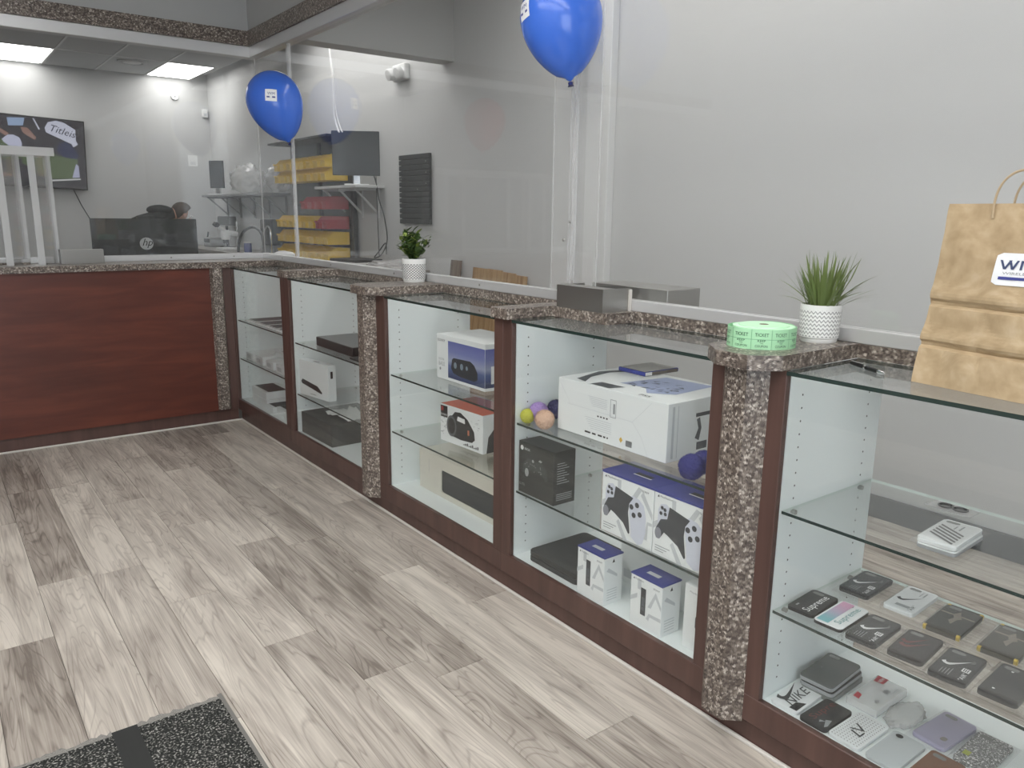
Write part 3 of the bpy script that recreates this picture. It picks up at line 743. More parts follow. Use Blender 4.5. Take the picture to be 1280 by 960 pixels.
dark_top('phone_box', 'white box with black lid picture topping the corner stack', .04, -.12, z+.0555, .27, .18, .05)
dark_top('phone_box', 'flat white box with black top, middle of the corner showcase floor', .03, -.40, z, .13, .17, .035)
dark_top('phone_box', 'flat white box with black top beside the red boxes', .05, -.55, z, .14, .17, .045)
dark_top('phone_box', 'flat white box with black top nearest the cherry stile', .03, -.72, z, .14, .16, .04)
dark_top('phone_box', 'white box with red top at the back of the corner showcase', .26, -.52, z, .2, .12, .12, 0, INKR)
dark_top('phone_box', 'lower white box with red top beside the cherry stile', .24, -.74, z, .12, .13, .085, 0, INKR)
# ---- case B
z = Sf(1, 2)
t = carton('device_box', 'flat black box with grey lid on the upper shelf', 'box', .065, -1.19, z, .46, .25, .048, BLACK)
B(.004, .456, .004, .246, .048, .05).build('lid', mat('grey_lid', (120, 124, 125), .4), t)
t = thing('router', 'small black device left of the flat black box', 'router', (.12, -1.085, z), RZ); MB().prism(rrect(.09, .16, .02, 4, .045, .08), 0, .03).build('body', BLACK, t, bevel=.003); B(.01, .08, -.003, .001, .008, .016).build('port_strip', DGREY, t)
t = thing('tablet', 'dark tablet lying at the near end of the upper shelf under the pilaster', 'tablet', (.03, -1.68, z), RZ); MB().prism(rrect(.19, .26, .012, 4, .095, .13), 0, .009).build('body', DGREY, t); MB().prism(rrect(.18, .25, .01, 4, .095, .13), .009, .0096).build('screen', MATS['dark_screen'], t)
z = Sf(1, 1)
t = carton('laptop_box', 'tall slim white box with a dark tablet picture, standing upright', 'box', .018, -1.036, z, .30, .05, .205, WBOX, 9)
pr = Print(front()); pr.poly([(.02, .08), (.035, .095), (.19, .072), (.235, .042), (.23, .032), (.025, .068)]).build('picture', mat('ink_charcoal', (58, 60, 62), .4), t)
Print(front()).poly(rect(.11, .17, .016, .02)).build('small_print', INKG, t)
Print(sidef(.30)).poly(rect(.015, .03, .13, .17)).build('side_print', INK, t); Print(topf(.205)).poly(rect(.12, .18, .016, .03)).build('top_print', INKG, t)
z = Sf(1, 0)
t = carton('large_box', 'large dark grey box on the floor of the showcase', 'box', .014, -1.05, z, .40, .36, .125, mat('charcoal_box', (62, 65, 64), .6), 1)
rnd = random.Random(2); mb = MB(); N = 8
o0 = Vector((.10, -1.17, z+.127))
t = thing('crumpled_paper', 'crumpled white paper scraps lying on the large dark grey box', 'paper', o0)
for k, (dx, dy, w, hh) in enumerate(((0, -.02, .10, .05), (.02, -.15, .13, .075))):
    vs = []
    for j in range(5):
        for i in range(7): vs.append((dx+j*.03, dy-i*w/6, abs(rnd.gauss(0, hh*.4)) if 0 < i < 6 and 0 < j < 4 else .002+rnd.random()*.012))
    MB().add(vs, [[j*7+i, j*7+i+1, (j+1)*7+i+1, (j+1)*7+i] for j in range(4) for i in range(6)]).build('scrap', mat('paper_white', (226, 226, 224), .7), t)
# ---- case C
z = Sf(2, 2)
t = carton('speaker_box', 'white and blue carton printed SONY with a dark portable speaker picture', 'box', .148, -2.345, z, .378, .24, .2, CARD)
SKY = mat('print_sky', (112, 124, 176), .35); nt, b = nodes(SKY)
tc = nt.nodes.new('ShaderNodeTexCoord'); sx = nt.nodes.new('ShaderNodeSeparateXYZ'); nt.links.new(tc.outputs['Object'], sx.inputs[0])
rp = ramp(nt, [(.0, (58, 70, 108)), (.3, (88, 104, 152)), (.45, (158, 166, 192)), (.7, (118, 128, 182)), (1, (96, 104, 168))])
mr = nt.nodes.new('ShaderNodeMapRange'); mr.inputs[1].default_value = .02; mr.inputs[2].default_value = .18; nt.links.new(sx.outputs[2], mr.inputs[0]); nt.links.new(mr.outputs[0], rp.inputs[0]); nt.links.new(rp.outputs[0], b.inputs['Base Color'])
Print(front()).poly(rect(.095, .3775, .014, .178)).build('picture', SKY, t)
Print(sidef(.378)).poly(rect(.0, .12, .014, .178)).build('picture', SKY, t)
spk = Print(front(), .0014); spk.poly([(.12, .06), (.128, .098), (.14, .108), (.27, .112), (.30, .10), (.325, .07), (.325, .04), (.30, .03), (.20, .032), (.14, .04)]).build('speaker_picture', mat('ink_graphite', (48, 54, 60), .4), t)
g = Print(front(), .002)
for cx, cy, r in ((.155, .077, .012), (.205, .078, .012), (.245, .078, .008)): g.poly(circ(cx, cy, r, 12, r*1.2))
g.build('driver_print', mat('ink_steel', (130, 146, 160), .4), t)
pr = Print(front()); pr.text('SONY', .01, .168, .012, .062); pr.build('lettering', INK, t)
pr = Print(front()); pr.text('BASS', .018, .06, .018, .05); pr.text('EXTRA', .018, .084, .011, .046); pr.poly(circ(.03, .045, .007)); pr.build('lettering', INKG, t)
Print(sidef(.378), .0014).poly(rect(.03, .075, .03, .105)).build('badge', INKW, t)
z = Sf(2, 1)
t = carton('speaker_box', 'orange topped marbled carton with a black round boombox speaker picture', 'box', .118, -2.42, z, .302, .2, .168, CARD, 4)
Print(topf(.168)).poly(rect(.001, .301, .001, .199)).build('orange_top', mat('ink_orange', (196, 92, 70), .4), t)
pr = Print(front(), .0012); pr.poly([(.05, .07), (.075, .115), (.11, .148), (.15, .152), (.20, .13), (.245, .085), (.25, .05), (.23, .035), (.15, .03), (.09, .035), (.06, .05)]).build('speaker_picture', mat('ink_graphite2', (40, 42, 44), .4), t)
Print(front(), .0016).poly([(.125, .112), (.13, .132), (.18, .128), (.182, .108)]).build('handle_gap', INKW, t)
Print(front(), .0016).poly(circ(.085, .08, .036, 20, .048)).build('woofer_ring', mat('ink_mid', (92, 96, 100), .4), t); Print(front(), .002).poly(circ(.085, .08, .026, 20, .036)).build('woofer', INK, t)
Print(front(), .0018).poly(rect(.2, .212, .062, .085)).build('badge', mat('ink_orange2', (200, 120, 90), .4), t)
pr = Print(front()); pr.poly(rect(.004, .055, .11, .162)); pr.build('logo_patch', INK, t); Print(front(), .0014).poly(rect(.008, .026, .138, .158)).build('logo_square', INKR, t)
Print(front(), .0014).text('BOOMBOX', .006, .118, .008, .046).build('lettering', INKW, t)
pr = Print(front()); rnd = random.Random(9)
for k in range(26):
    x0, y0 = rnd.choice(((.02, .05), (.25, .11), (.03, .09), (.27, .13)))
    x0 += rnd.gauss(0, .018); y0 += rnd.gauss(0, .02); x0 = min(max(x0, .006), .27); y0 = min(max(y0, .012), .15); a = rnd.uniform(0, PI); l = rnd.uniform(.006, .02)
    pr.poly([(x0, y0), (x0+l*math.cos(a), y0+l*math.sin(a)*.7), (x0+.003, y0+.004)])
pr.build('splash_print', INKG, t)
pr = Print(front())
for k in range(9): pr.poly(rect(.17+k*.012, .178+k*.012, .012, .017+.004*(k % 3)))
pr.build('icon_row', INK, t)
Print(sidef(.302)).poly([(.02, .0), (.03, .07), (.06, .1), (.15, .11), (.15, .0)]).build('side_picture', mat('ink_graphite2', (40, 42, 44), .4), t)
z = Sf(2, 0)
CREAM = mat('cream_box', (206, 200, 184), .5)
t = thing('soundbar_box', 'long cream carton with a window showing a dark soundbar', 'box', (.107, -2.25, z), RZ)
B(0, .625, .03, .22, 0, .185).build('carton', CREAM, t, bevel=.002)
fr = MB(); fw = [(.20, .045), (.215, .03), (.60, .03), (.612, .042), (.612, .118), (.60, .13), (.215, .13), (.20, .115)]
# front wall with the window cut: outer frame pieces
for (x0, x1, z0, z1) in ((0, .19, 0, .185), (.19, .615, .13, .185), (.19, .615, 0, .025), (.615, .625, 0, .185)): fr.box(x0, x1, 0, .03, z0, z1)
fr.build('front_wall', mat('cream_front', (214, 210, 198), .5), t)
MB().prism(rrect(.43, .105, .02, 5, .4025, .0775), -.0305, -.004).build('soundbar', DGREY, t).rotation_euler = (PI/2, 0, 0)
Print(front()).poly(rect(.085, .0865, .09, .16)).build('seam_print', INKG, t)
# ---- case D
POM = {}
def fuzzy(label, x, y, z, r, col, seed):
    m = mat('pompom_%d' % seed, col, .95, spec=.1)
    t = thing('pompom', label, 'pompom', (x, y, z), 0, 'fluffy pompoms in the console showcase')
    bm = bmesh.new(); bmesh.ops.create_icosphere(bm, subdivisions=4, radius=r)
    for v in bm.verts:
        d = v.co.normalized(); v.co = d*r*(1+.045*mnoise.noise(d*9+Vector((seed, 0, 0)))+.05*mnoise.noise(d*26+Vector((seed, 3, 0)))); v.co.z += r*1.06
    me = bpy.data.meshes.new('fluff'); bm.to_mesh(me); bm.free(); me.materials.append(m); o = bpy.data.objects.new('fluff', me); COL.objects.link(o); o.parent = t
    rnd = random.Random(seed); mb = MB()
    for i in range(2200):
        zz = rnd.uniform(-1, 1); a = rnd.uniform(0, 2*PI); q = math.sqrt(1-zz*zz); d = Vector((q*math.cos(a), q*math.sin(a), zz)); s = d.cross(Vector((rnd.random(), rnd.random(), rnd.random()))).normalized()*.0009
        p = d*r*.95+Vector((0, 0, r*1.06)); e = d*r*rnd.uniform(1.06, 1.16)+s*4*rnd.uniform(-1, 1)+Vector((0, 0, r*1.06)); e.z = max(e.z, .0005)
        mb.add([p-s, p+s, e], [(0, 1, 2)])
    mb.build('fibres', m, t, kind='stuff')
z = Sf(3, 2)
def pom(label, px, py, x, r, col, seed):
    w = on_x(px, py, x); fuzzy(label, x, min(max(w.y, -4.01+r*1.2), -3.127-r*1.2), z, r, col, seed)
pom('yellow fluffy pompom half hidden by the cherry stile', 648, 513, .033, .025, (206, 206, 92), 1)
pom('lavender fluffy pompom between the yellow and peach ones', 666, 508, .075, .035, (172, 146, 202), 2)
pom('peach fluffy pompom beside the large white console box', 681, 518, .032, .033, (216, 184, 162), 3)
pom('dark navy fluffy pompom behind the peach one', 686, 504, .16, .034, (62, 62, 104), 4)
pom('deep blue fluffy pompom at the near end of the console box', 865, 573, .036, .036, (58, 62, 130), 5)
pom('deep blue fluffy pompom mostly hidden behind the cherry stile', 880, 578, .105, .034, (54, 58, 126), 6)
t = carton('console_box', 'large white game console carton with a picture lid lying flat', 'box', .082, -3.268, z, .505, .34, .186, CARD, .6)
w, dd, hh = .505, .34, .186
tp = topf(hh)
Print(tp).poly([(.015, .18), (.06, .0315), (.115, .02), (.07, .09), (.05, .2), (.10, .32), (.06, .32)], [(.15, .01), (.155, .06), (.26, .065), (.24, .01)]).build('console_picture', mat('ink_slate', (72, 76, 82), .4), t)
Print(tp).poly([(.2, .10), (.23, .30), (.42, .32), (.43, .12), (.36, .06), (.30, .12)]).build('art_sky', mat('ink_pale_blue', (160, 172, 206), .4), t)
rnd = random.Random(4); pr = Print(tp, .0012)
for k in range(26):
    x0, y0 = .21+rnd.random()*.17, .09+rnd.random()*.14; pr.poly([(x0, y0), (x0+rnd.uniform(.01, .035), y0+rnd.uniform(-.01, .02)), (x0+rnd.uniform(.0, .02), y0+rnd.uniform(.01, .03))])
pr.build('art_figures', mat('ink_storm', (92, 98, 116), .4), t)
Print(tp).text('PS5', .36, .02, .018, .045).build('lettering', INK, t)
f = front()
pr = Print(f); pr.poly(rect(.26, .262, .095, .155), rect(.285, .287, .095, .155), rect(.26, .287, .095, .097), rect(.26, .287, .153, .155), rect(.273, .282, .108, .142)); pr.build('barcode_frame', INKG, t)
pr = Print(f)
for k in range(6): pr.poly(rect(.155+.004*k, .245, .146-.006*k, .1475-.006*k))
for k in range(6): pr.poly(rect(.14+.006*k, .268, .072-.007*k, .0735-.007*k))
for (u0, v0, u1, v1) in ((.004, .178, .06, .11), (.06, .11, .06, .1), (.36, .10, .44, .178), (.36, .1, .05, .1015), (.36, .1, .40, .06), (.40, .06, .43, .004)):
    a = Vector((u0, v0)); c = Vector((u1, v1)); q = (c-a).normalized(); q = Vector((-q.y, q.x))*.0004; pr.poly([tuple(a-q), tuple(c-q), tuple(c+q), tuple(a+q)])
pr.build('small_print', INKL, t)
pr = Print(f)
for k in range(4): pr.poly(rect(.20+.014*k, .208+.014*k, .083, .088))
for (x0, x1) in ((.142, .17), (.178, .196), (.206, .226), (.232, .242), (.248, .254)): pr.poly(rect(x0, x1, .018, .024))
for k in range(8): pr.poly(rect(.335+.0035*k, .337+.0035*k, .014, .034))
pr.build('icon_row', INK, t)
Print(f).poly([(.305, .03), (.313, .02), (.321, .03), (.313, .04)]).build('badge', mat('ink_yellow', (214, 176, 72), .5), t)
sd = sidef(w); Print(sd).poly([(.13, .06), (.145, .09), (.135, .12), (.15, .125), (.16, .09), (.15, .05)], rect(.13, .2, .128, .14), rect(.14, .19, .02, .045)).build('side_print', mat('ink_slate', (72, 76, 82), .4), t)
Print(sd).poly(rect(.02, .03, .01, .175), rect(.045, .048, .01, .175)).build('side_stripe', INKL, t)
ztop = z+hh
g0 = on_z(773, 463, ztop+.0008); g1 = on_z(805, 471, ztop); g2 = on_z(855, 461, ztop)
dv = g1-g0
t = thing('game_case', 'blue spined game case lying on top of the console carton', 'game case', (g0.x, g0.y, ztop+.0015), math.atan2(dv.y, dv.x))
B(0, .135, 0, .17, 0, .014).build('case', mat('case_blue', (62, 70, 150), .25, Alpha=1.0), t, bevel=.0015)
Print(topf(.014)).poly(rect(.004, .131, .004, .166)).build('cover_print', mat('cover_grey', (142, 140, 134), .3), t)
Print(Face((.135, 0, 0), (0, 1, 0), (0, 0, 1))).poly(rect(.03, .165, .001, .013)).build('spine_print', mat('cover_brown', (108, 100, 92), .4), t)
Print(Face((.135, 0, 0), (0, 1, 0), (0, 0, 1)), .001).poly(rect(.002, .035, .001, .013)).build('spine_logo', INKW, t)
z = Sf(3, 1)
XBK = mat('xbox_box', (50, 53, 52), .4)
t = carton('controller_box', 'black carton printed XBOX with a dark controller picture', 'box', .012, -3.136, z, .20, .1, .195, XBK)
f = front()
Print(f).poly(circ(.02, .172, .009)).text('XBOX', .033, .167, .009, .033).build('lettering', INKW, t)
Print(f, .001).poly([(.02, .08), (.03, .115), (.055, .14), (.10, .135), (.135, .14), (.16, .12), (.17, .085), (.16, .075), (.13, .10), (.075, .10), (.04, .078)]).build('controller_picture', mat('ink_soot', (66, 70, 70), .3), t)
Print(f, .0014).poly(circ(.085, .135, .006), [(.115, .142), (.125, .15), (.138, .146), (.13, .14)], circ(.05, .085, .011, 14, .016)).build('controller_highlights', mat('ink_silver', (164, 168, 168), .4), t)
pr = Print(f, .0014); rnd = random.Random(6)
for k in range(14): pr.poly(circ(.04+rnd.random()*.11, .085+rnd.random()*.045, .0022, 6))
pr.text('ELITE', .008, .03, .009, .03); pr.build('controller_buttons', INKG, t)
pr = Print(sidef(.20))
for k in range(9): pr.poly(rect(.015, .05+.03*((k*7) % 3)/3, .15-.009*k, .153-.009*k))
for k in range(4): pr.poly(rect(.012, .085, .028-.007*k+.01, .031-.007*k+.01))
pr.build('side_print', INKG, t)
def psbox(label, y, w=.2215):
    t = carton('controller_box', label, 'box', .013, y, z, w, .14, .2, CARD, 0, 'white controller boxes')
    B(-.0008, w+.0008, -.0008, .1408, .1965, .204).build('blue_lid', INKB, t)
    Print(topf(.204)).poly(rect(.09, .165, .045, .052)).build('hanger_slot', INKW, t); Print(topf(.204), .0012).poly(rect(.092, .16, .05, .07)).build('lid_window', DGREY, t)
    f = front()
    pr = Print(f)
    for p in ([(.0, .10), (.03, .12), (.03, .10), (0, .08)], [(.07, .11), (.07, .19), (.085, .19), (.085, .11)], [(.12, .13), (.16, .19), (.175, .185), (.135, .12)], [(.18, .18), (.221, .12), (.221, .10), (.17, .165)], [(.07, .05), (.10, .0), (.12, .0), (.08, .06)], [(.19, .03), (.2, .09), (.221, .09), (.221, .08), (.205, .08), (.203, .03)]): pr.poly(p)
    pr.build('pattern_print', INKL, t)
    # controller: white shell halves, black middle with touchpad, buttons
    sh = Print(f, .0012)
    sh.poly([(.018, .105), (.018, .145), (.028, .165), (.05, .17), (.062, .16), (.066, .13), (.05, .1), (.03, .085)], [(.118, .14), (.135, .155), (.165, .15), (.185, .135), (.195, .10), (.196, .05), (.185, .012), (.165, .003), (.135, .02), (.13, .07)])
    sh.build('controller_shell', mat('ink_shell', (206, 210, 222), .35), t)
    bk = Print(f, .0016); bk.poly([(.062, .165), (.14, .148), (.124, .125), (.12, .095), (.13, .03), (.125, .025), (.10, .055), (.06, .075), (.045, .08), (.028, .055), (.014, .055), (.012, .085), (.03, .118), (.055, .125)]).build('controller_body', mat('ink_pad', (64, 67, 72), .35), t)
    Print(f, .002).poly(circ(.022, .072, .013, 16, .018)).build('controller_grip', mat('ink_grip', (136, 138, 146), .4), t)
    bt = Print(f, .0022)
    for (cx, cy) in ((.03, .137), (.045, .151), (.034, .155), (.047, .138)): bt.poly(circ(cx, cy, .006, 10))
    for (cx, cy) in ((.134, .118), (.157, .13), (.145, .094), (.170, .103)): bt.poly(circ(cx, cy, .0088, 14))
    bt.build('button_print', mat('ink_pad', (64, 67, 72), .35), t)
    pr = Print(f); pr.text('PlayStation', .024, .183, .008, .048); pr.poly([(.012, .184), (.018, .192), (.02, .184)]); pr.text('SONY', w-.048, .178, .007, .03); pr.build('lettering', INK, t)
    pr = Print(f, .001)
    for k in range(3): pr.poly(rect(.012, .07-.012*k, .03-.008*k, .0325-.008*k))
    pr.build('small_print', INKG, t)
    return t
psbox('white controller carton with blue lid, beside the black carton', -3.578)
psbox('white controller carton with blue lid, against the cherry stile', -3.803)
z = Sf(3, 0)
def slim(mb, w, d, z0, z1, o=0): mb.prism(rrect(w-2*o, d-2*o, .02, 4, w/2, d/2), z0, z1)
t = thing('game_console', 'slim matte black game console lying on the showcase floor', 'game console', (.024, -3.185, z), RZ)
MBK = mat('console_black', (44, 46, 47), .5)
for nm, z0, z1, o in (('lower_shell', .0, .02, 0), ('waist', .02, .023, .004), ('upper_shell', .023, .041, 0)):
    mb = MB(); mb.prism(rrect(.27-2*o, .285-2*o, .022, 5, .135, .1425), z0, z1); mb.build(nm, MBK, t, bevel=.0 if nm == 'waist' else .0025)
Print(topf(.041)).poly([(.13, .14), (.14, .155), (.146, .14)], rect(.126, .15, .134, .137)).build('emblem', mat('console_gloss', (72, 74, 76), .1), t)
def charger(label, x, y, w=.13):
    t = carton('charger_box', label, 'box', x, y, z, w, .085, .168, CARD, 0, 'white charger boxes')
    B(-.0008, w+.0008, -.0008, .0858, .1655, .1705).build('blue_lid', INKB, t)
    Print(topf(.1705)).poly(rect(.035, .085, .03, .048)).build('lid_print', INKL, t)
    f = front(); pr = Print(f)
    for p in ([(.0, .09), (.03, .11), (.03, .095), (0, .075)], [(.075, .08), (.105, .14), (.13, .1), (.13, .085), (.105, .12), (.088, .08)], rect(.03, .045, .125, .16), [(.07, .04), (.08, .06), (.13, .062), (.13, .05), (.085, .05), (.08, .035)]): pr.poly(p)
    pr.build('pattern_print', INKL, t)
    Print(f, .0012).poly(rect(.045, .066, .045, .135)).build('charger_picture', mat('ink_pad', (64, 67, 72), .35), t); Print(f, .0016).poly(rect(.049, .062, .075, .105), rect(.049, .062, .06, .072)).build('charger_slots', mat('ink_mid', (92, 96, 100), .4), t)
    pr = Print(f); pr.text('PlayStation', .02, .152, .0065, .034); pr.poly([(.01, .153), (.015, .16), (.017, .153)]); pr.text('SONY', w-.035, .146, .006, .026); pr.build('lettering', INK, t)
    sd = sidef(w); Print(sd).poly([(.035, .145), (.042, .158), (.047, .145)]).build('emblem', INK, t)
    pr = Print(sd)
    for k in range(5): pr.poly(rect(.015, .06, .05-.009*k, .053-.009*k))
    pr.poly([(.01, .12), (.06, .09), (.06, .1), (.02, .13)]); pr.build('side_print', INKL, t)
charger('white charger carton with blue lid in front of the black console', .003, -3.482)
charger('white charger carton with blue lid, second from the black console', .006, -3.73)
t = carton('white_carton', 'plain white carton standing behind the second charger carton', 'box', .19, -3.50, z, .36, .06, .15, CARD)
Print(front()).poly(rect(.02, .06, .02, .05)).build('small_print', INKL, t)
t = carton('headset_box', 'pale carton with a dark round picture cut off by the cherry stile', 'box', .03, -3.925, z, .083, .13, .205, CARD)
Print(front()).poly([(.083, .15), (.06, .14), (.045, .11), (.045, .08), (.06, .055), (.083, .045)]).build('picture', mat('ink_graphite2', (40, 42, 44), .4), t); Print(front()).text('PlayStation', .02, .18, .008, .05).build('lettering', INKG, t)

# ---- case E: phone cases
SLV = {}
def phone(label, c, ang, ln, wd, z, th, m, art=None, group='phone cases in the near showcase', hole=True, side=None, corner=None, sleeve=True, cat='phone case'):
    """local x along the phone (away from the customer), local y along the case towards the far end, top face up"""
    t = thing('phone_case', label, cat, (c[0], c[1], z), math.radians(ang), group)
    MB().prism(rrect(ln, wd, .011, 5), .0006, th).build('back', m, t, bevel=.0022, seg=2, smooth=True)
    if side: MB().prism(rrect(ln+.002, wd+.002, .012, 5), .0006, th*.8).build('bumper', side, t, bevel=.001)
    T = Face((-ln/2, -wd/2, th), (1, 0, 0), (0, 1, 0))
    if hole:
        Print(T, .0006).poly(rrect(.014, .030, .006, 3, ln-.018, wd-.024)).build('camera_cutout', mat('cutout_grey', (128, 130, 128), .5), t)
    if corner:
        for (sx, sy) in ((-1, -1), (-1, 1), (1, -1), (1, 1)): B(sx*(ln/2-.005)-.005, sx*(ln/2-.005)+.005, sy*(wd/2-.005)-.005, sy*(wd/2-.005)+.005, 0, th+.0008).build('corner_guard', corner, t, bevel=.002)
    if art: art(t, T, ln, wd)
    if sleeve:
        mb = MB(); n = 7; L2, W2 = ln+.03, wd+.022; vs = []
        for j in range(n+1):
            for i in range(n+1):
                u, v = i/n-.5, j/n-.5; e = max(abs(u)*2*L2/ln*.93, abs(v)*2*W2/wd*.93)
                hgt = th+.0022 if e < 1 else .0016+.0012*mnoise.noise(Vector((u*19, v*17, c[1]*9)))
                vs.append((u*L2, v*W2, max(hgt, .0009)))
        mb.add(vs, [[j*(n+1)+i, j*(n+1)+i+1, (j+1)*(n+1)+i+1, (j+1)*(n+1)+i] for j in range(n) for i in range(n)]).build('plastic_sleeve', SLEEVE, t)
    return t
def swoosh(p, x, y, s, ang=0):
    up = [(0, .30), (.02, .18), (.08, .08), (.17, .05), (.28, .08), (.5, .16), (1.0, .36)]; lo = [(.5, .23), (.3, .19), (.2, .185), (.14, .22), (.13, .28), (.16, .36)]
    ca, sa = math.cos(ang), math.sin(ang); p.poly([(x+(a*ca-(c-.2)*sa)*s, y+(a*sa+(c-.2)*ca)*s) for a, c in up+lo]); return p
def art_nike(t, T, ln, wd):
    p = Print(T); swoosh(p, .062, wd-.012, .068, -.95)
    p.text('"AIR"', .012, .010, .010, .036); p.poly(rect(.052, .070, .010, .026)); p.build('logo_print', INKW, t)
    p = Print(T)
    for k in range(4): p.poly(rect(.014, .05-.004*k, .040+.006*k, .0415+.006*k))
    p.text('"85"', ln-.05, .014, .006, .02); p.build('small_print', INKG, t)
    Print(T, .0012).poly(rect(.055, .067, .013, .015), rect(.055, .067, .017, .019), rect(.055, .067, .021, .023)).build('patch_lines', INK, t)
CB = mat('case_black', (44, 45, 46), .45); CW = mat('case_white', (222, 225, 226), .4)
z = Sf(4, 1)
def art_sup1(t, T, ln, wd): Print(T).text('Supreme', .010, .010, .028, .11).build('lettering', INKW, t); Print(T).poly(rect(.02, .034, .055, .06)).build('small_print', INKG, t)
phone('black phone case with large white SUPREME lettering', (.112, -4.284), 4, .14, .074, z, .011, CB, art_sup1, sleeve=False)
PINK = mat('case_pinkblue', (178, 176, 196), .3); nt, b = nodes(PINK); tc = nt.nodes.new('ShaderNodeTexCoord'); sx = nt.nodes.new('ShaderNodeSeparateXYZ'); nt.links.new(tc.outputs['Object'], sx.inputs[0])
mr = nt.nodes.new('ShaderNodeMapRange'); mr.inputs[1].default_value = -.07; mr.inputs[2].default_value = .07; nt.links.new(sx.outputs[0], mr.inputs[0])
rp = ramp(nt, [(.15, (122, 178, 186)), (.5, (176, 166, 190)), (.85, (206, 158, 186))]); nt.links.new(mr.outputs[0], rp.inputs[0]); nt.links.new(rp.outputs[0], b.inputs['Base Color'])
def art_sup2(t, T, ln, wd):
    Print(T).poly(rect(.006, ln-.006, wd*.5, wd-.006)).build('camo_print', PINK, t)
    Print(T).text('Supreme', .022, .008, .024, .11).build('lettering', mat('ink_teal', (104, 156, 156), .4), t)
phone('white and pink blue camouflage phone case lettered SUPREME', (.111, -4.365), 3, .15, .074, z, .011, CW, art_sup2, side=CB, sleeve=False)
phone('black swoosh phone case at the back of the middle shelf', (.328, -4.31), 3, .158, .082, z, .012, CB, art_nike)
def art_wnike(t, T, ln, wd):
    p = Print(T); swoosh(p, .06, wd-.012, .07, -.95); p.text('"AIR"', .012, .010, .010, .036); p.build('logo_print', INK, t)
    Print(T).poly(rect(.02, .034, .02, .055), rect(ln-.05, ln-.02, .02, .024), rect(ln-.05, ln-.02, .03, .032)).build('small_print', INKG, t)
phone('white swoosh phone case in a clear sleeve', (.336, -4.43), 3, .162, .078, z, .012, CW, art_wnike)
GOLD = mat('gold', (196, 172, 92), .3, .8); OLIVE = mat('case_olive', (74, 72, 66), .5)
def art_eagle(t, T, ln, wd):
    Print(T).poly([(.05, .04), (.07, .052), (.09, .046), (.11, .054), (.135, .044), (.11, .036), (.095, .028), (.085, .036)], rect(.105, .112, .004, wd-.004)).build('emblem', mat('ink_bronze', (146, 138, 124), .4), t)
phone('dark phone case with gold corner guards behind the red one', (.315, -4.548), 4, .165, .086, z, .013, OLIVE, art_eagle, corner=GOLD)
phone('dark phone case with gold corner guards cut off by the right edge', (.315, -4.675), 4, .165, .086, z, .013, OLIVE, art_eagle, corner=GOLD)
phone('black swoosh phone case beside the camouflage one', (.106, -4.452), 4, .152, .076, z, .012, CB, art_nike)
def art_red(t, T, ln, wd):
    p = Print(T); swoosh(p, .05, wd-.012, .075, -.95); swoosh(p, .07, wd-.010, .07, -.85); p.build('logo_print', mat('ink_dark_red', (116, 54, 54), .5), t)
phone('black phone case with dark red swooshes', (.116, -4.55), 6, .145, .08, z, .012, mat('case_blackbrown', (48, 44, 43), .5), art_red)
phone('black swoosh phone case between the red one and the plain black one', (.11, -4.648), 5, .148, .08, z, .012, CB, art_nike)
def art_dots(t, T, ln, wd): Print(T).poly(circ(.03, .055, .003, 8), circ(ln-.03, .05, .003, 8)).build('rivet_print', INKW, t)
phone('plain black phone case nearest the right edge', (.13, -4.748), 3, .16, .079, z, .012, CB, art_dots)
phone('dark phone case just entering at the right edge of the middle shelf', (.13, -4.856), 3, .155, .078, z, .012, CB)
z = Sf(4, 2)
def art_str(t, T, ln, wd):
    p = Print(T)
    for k in range(5):
        x0 = .008+.016*k; p.poly([(x0, .012), (x0+.0085, .012), (x0+.0485, wd-.01), (x0+.04, wd-.01)])
    p.build('stripe_print', mat('ink_stripe', (92, 92, 92), .4), t)
    Print(T).poly(rect(ln-.06, ln-.025, .03, .034), rect(ln-.06, ln-.035, .042, .045)).build('small_print', INKG, t)
phone('lower white phone case of the striped pair', (.15, -4.58), 3, .165, .084, z, .012, CW, None, side=mat('bumper_grey', (150, 152, 154), .4), hole=False, sleeve=False)
phone('white phone case with diagonal grey stripes topping its pair', (.15, -4.578), 3.5, .165, .084, z+.0128, .012, CW, art_str)
phone('grey phone case cut off by the right edge of the top shelf', (.15, -4.85), 3, .16, .082, z, .02, mat('case_grey', (140, 142, 142), .4))
w0 = on_z(1190, 636, z)
t = thing('ring_holder', 'silver phone ring in a small clear bag at the back of the top shelf', 'phone ring', (w0.x, w0.y, z), RZ)
B(-.055, .055, -.03, .03, .0006, .002).build('bag', BAGPL, t); 
for k in (-.016, .02):
    MB().lathe([(.017, 0), (.019, .0015), (.019, .0035), (.015, .004), (.0145, .001)], 24, M=Matrix.Translation((k, 0, .0022))).build('ring', mat('ring_metal', (122, 122, 122), .25, .9), t, smooth=True)
z = Sf(4, 0)
def art_nikebw(t, T, ln, wd):
    Print(T).poly([(.006, .006), (ln*.42, .006), (ln*.30, wd*.34), (.006, wd*.34)]).build('dark_quarter', INK, t)
    p = Print(T, .0013); p.text('NIKE', .018, .026, .028, .092, 0, .3); swoosh(p, .02, wd*.78, .1); p.build('logo_print', mat('ink_pad2', (58, 60, 62), .4), t)
phone('black and white phone case lettered NIKE in the corner', (.072, -4.288), 3, .132, .08, z, .010, CW, art_nikebw, sleeve=False, hole=False)
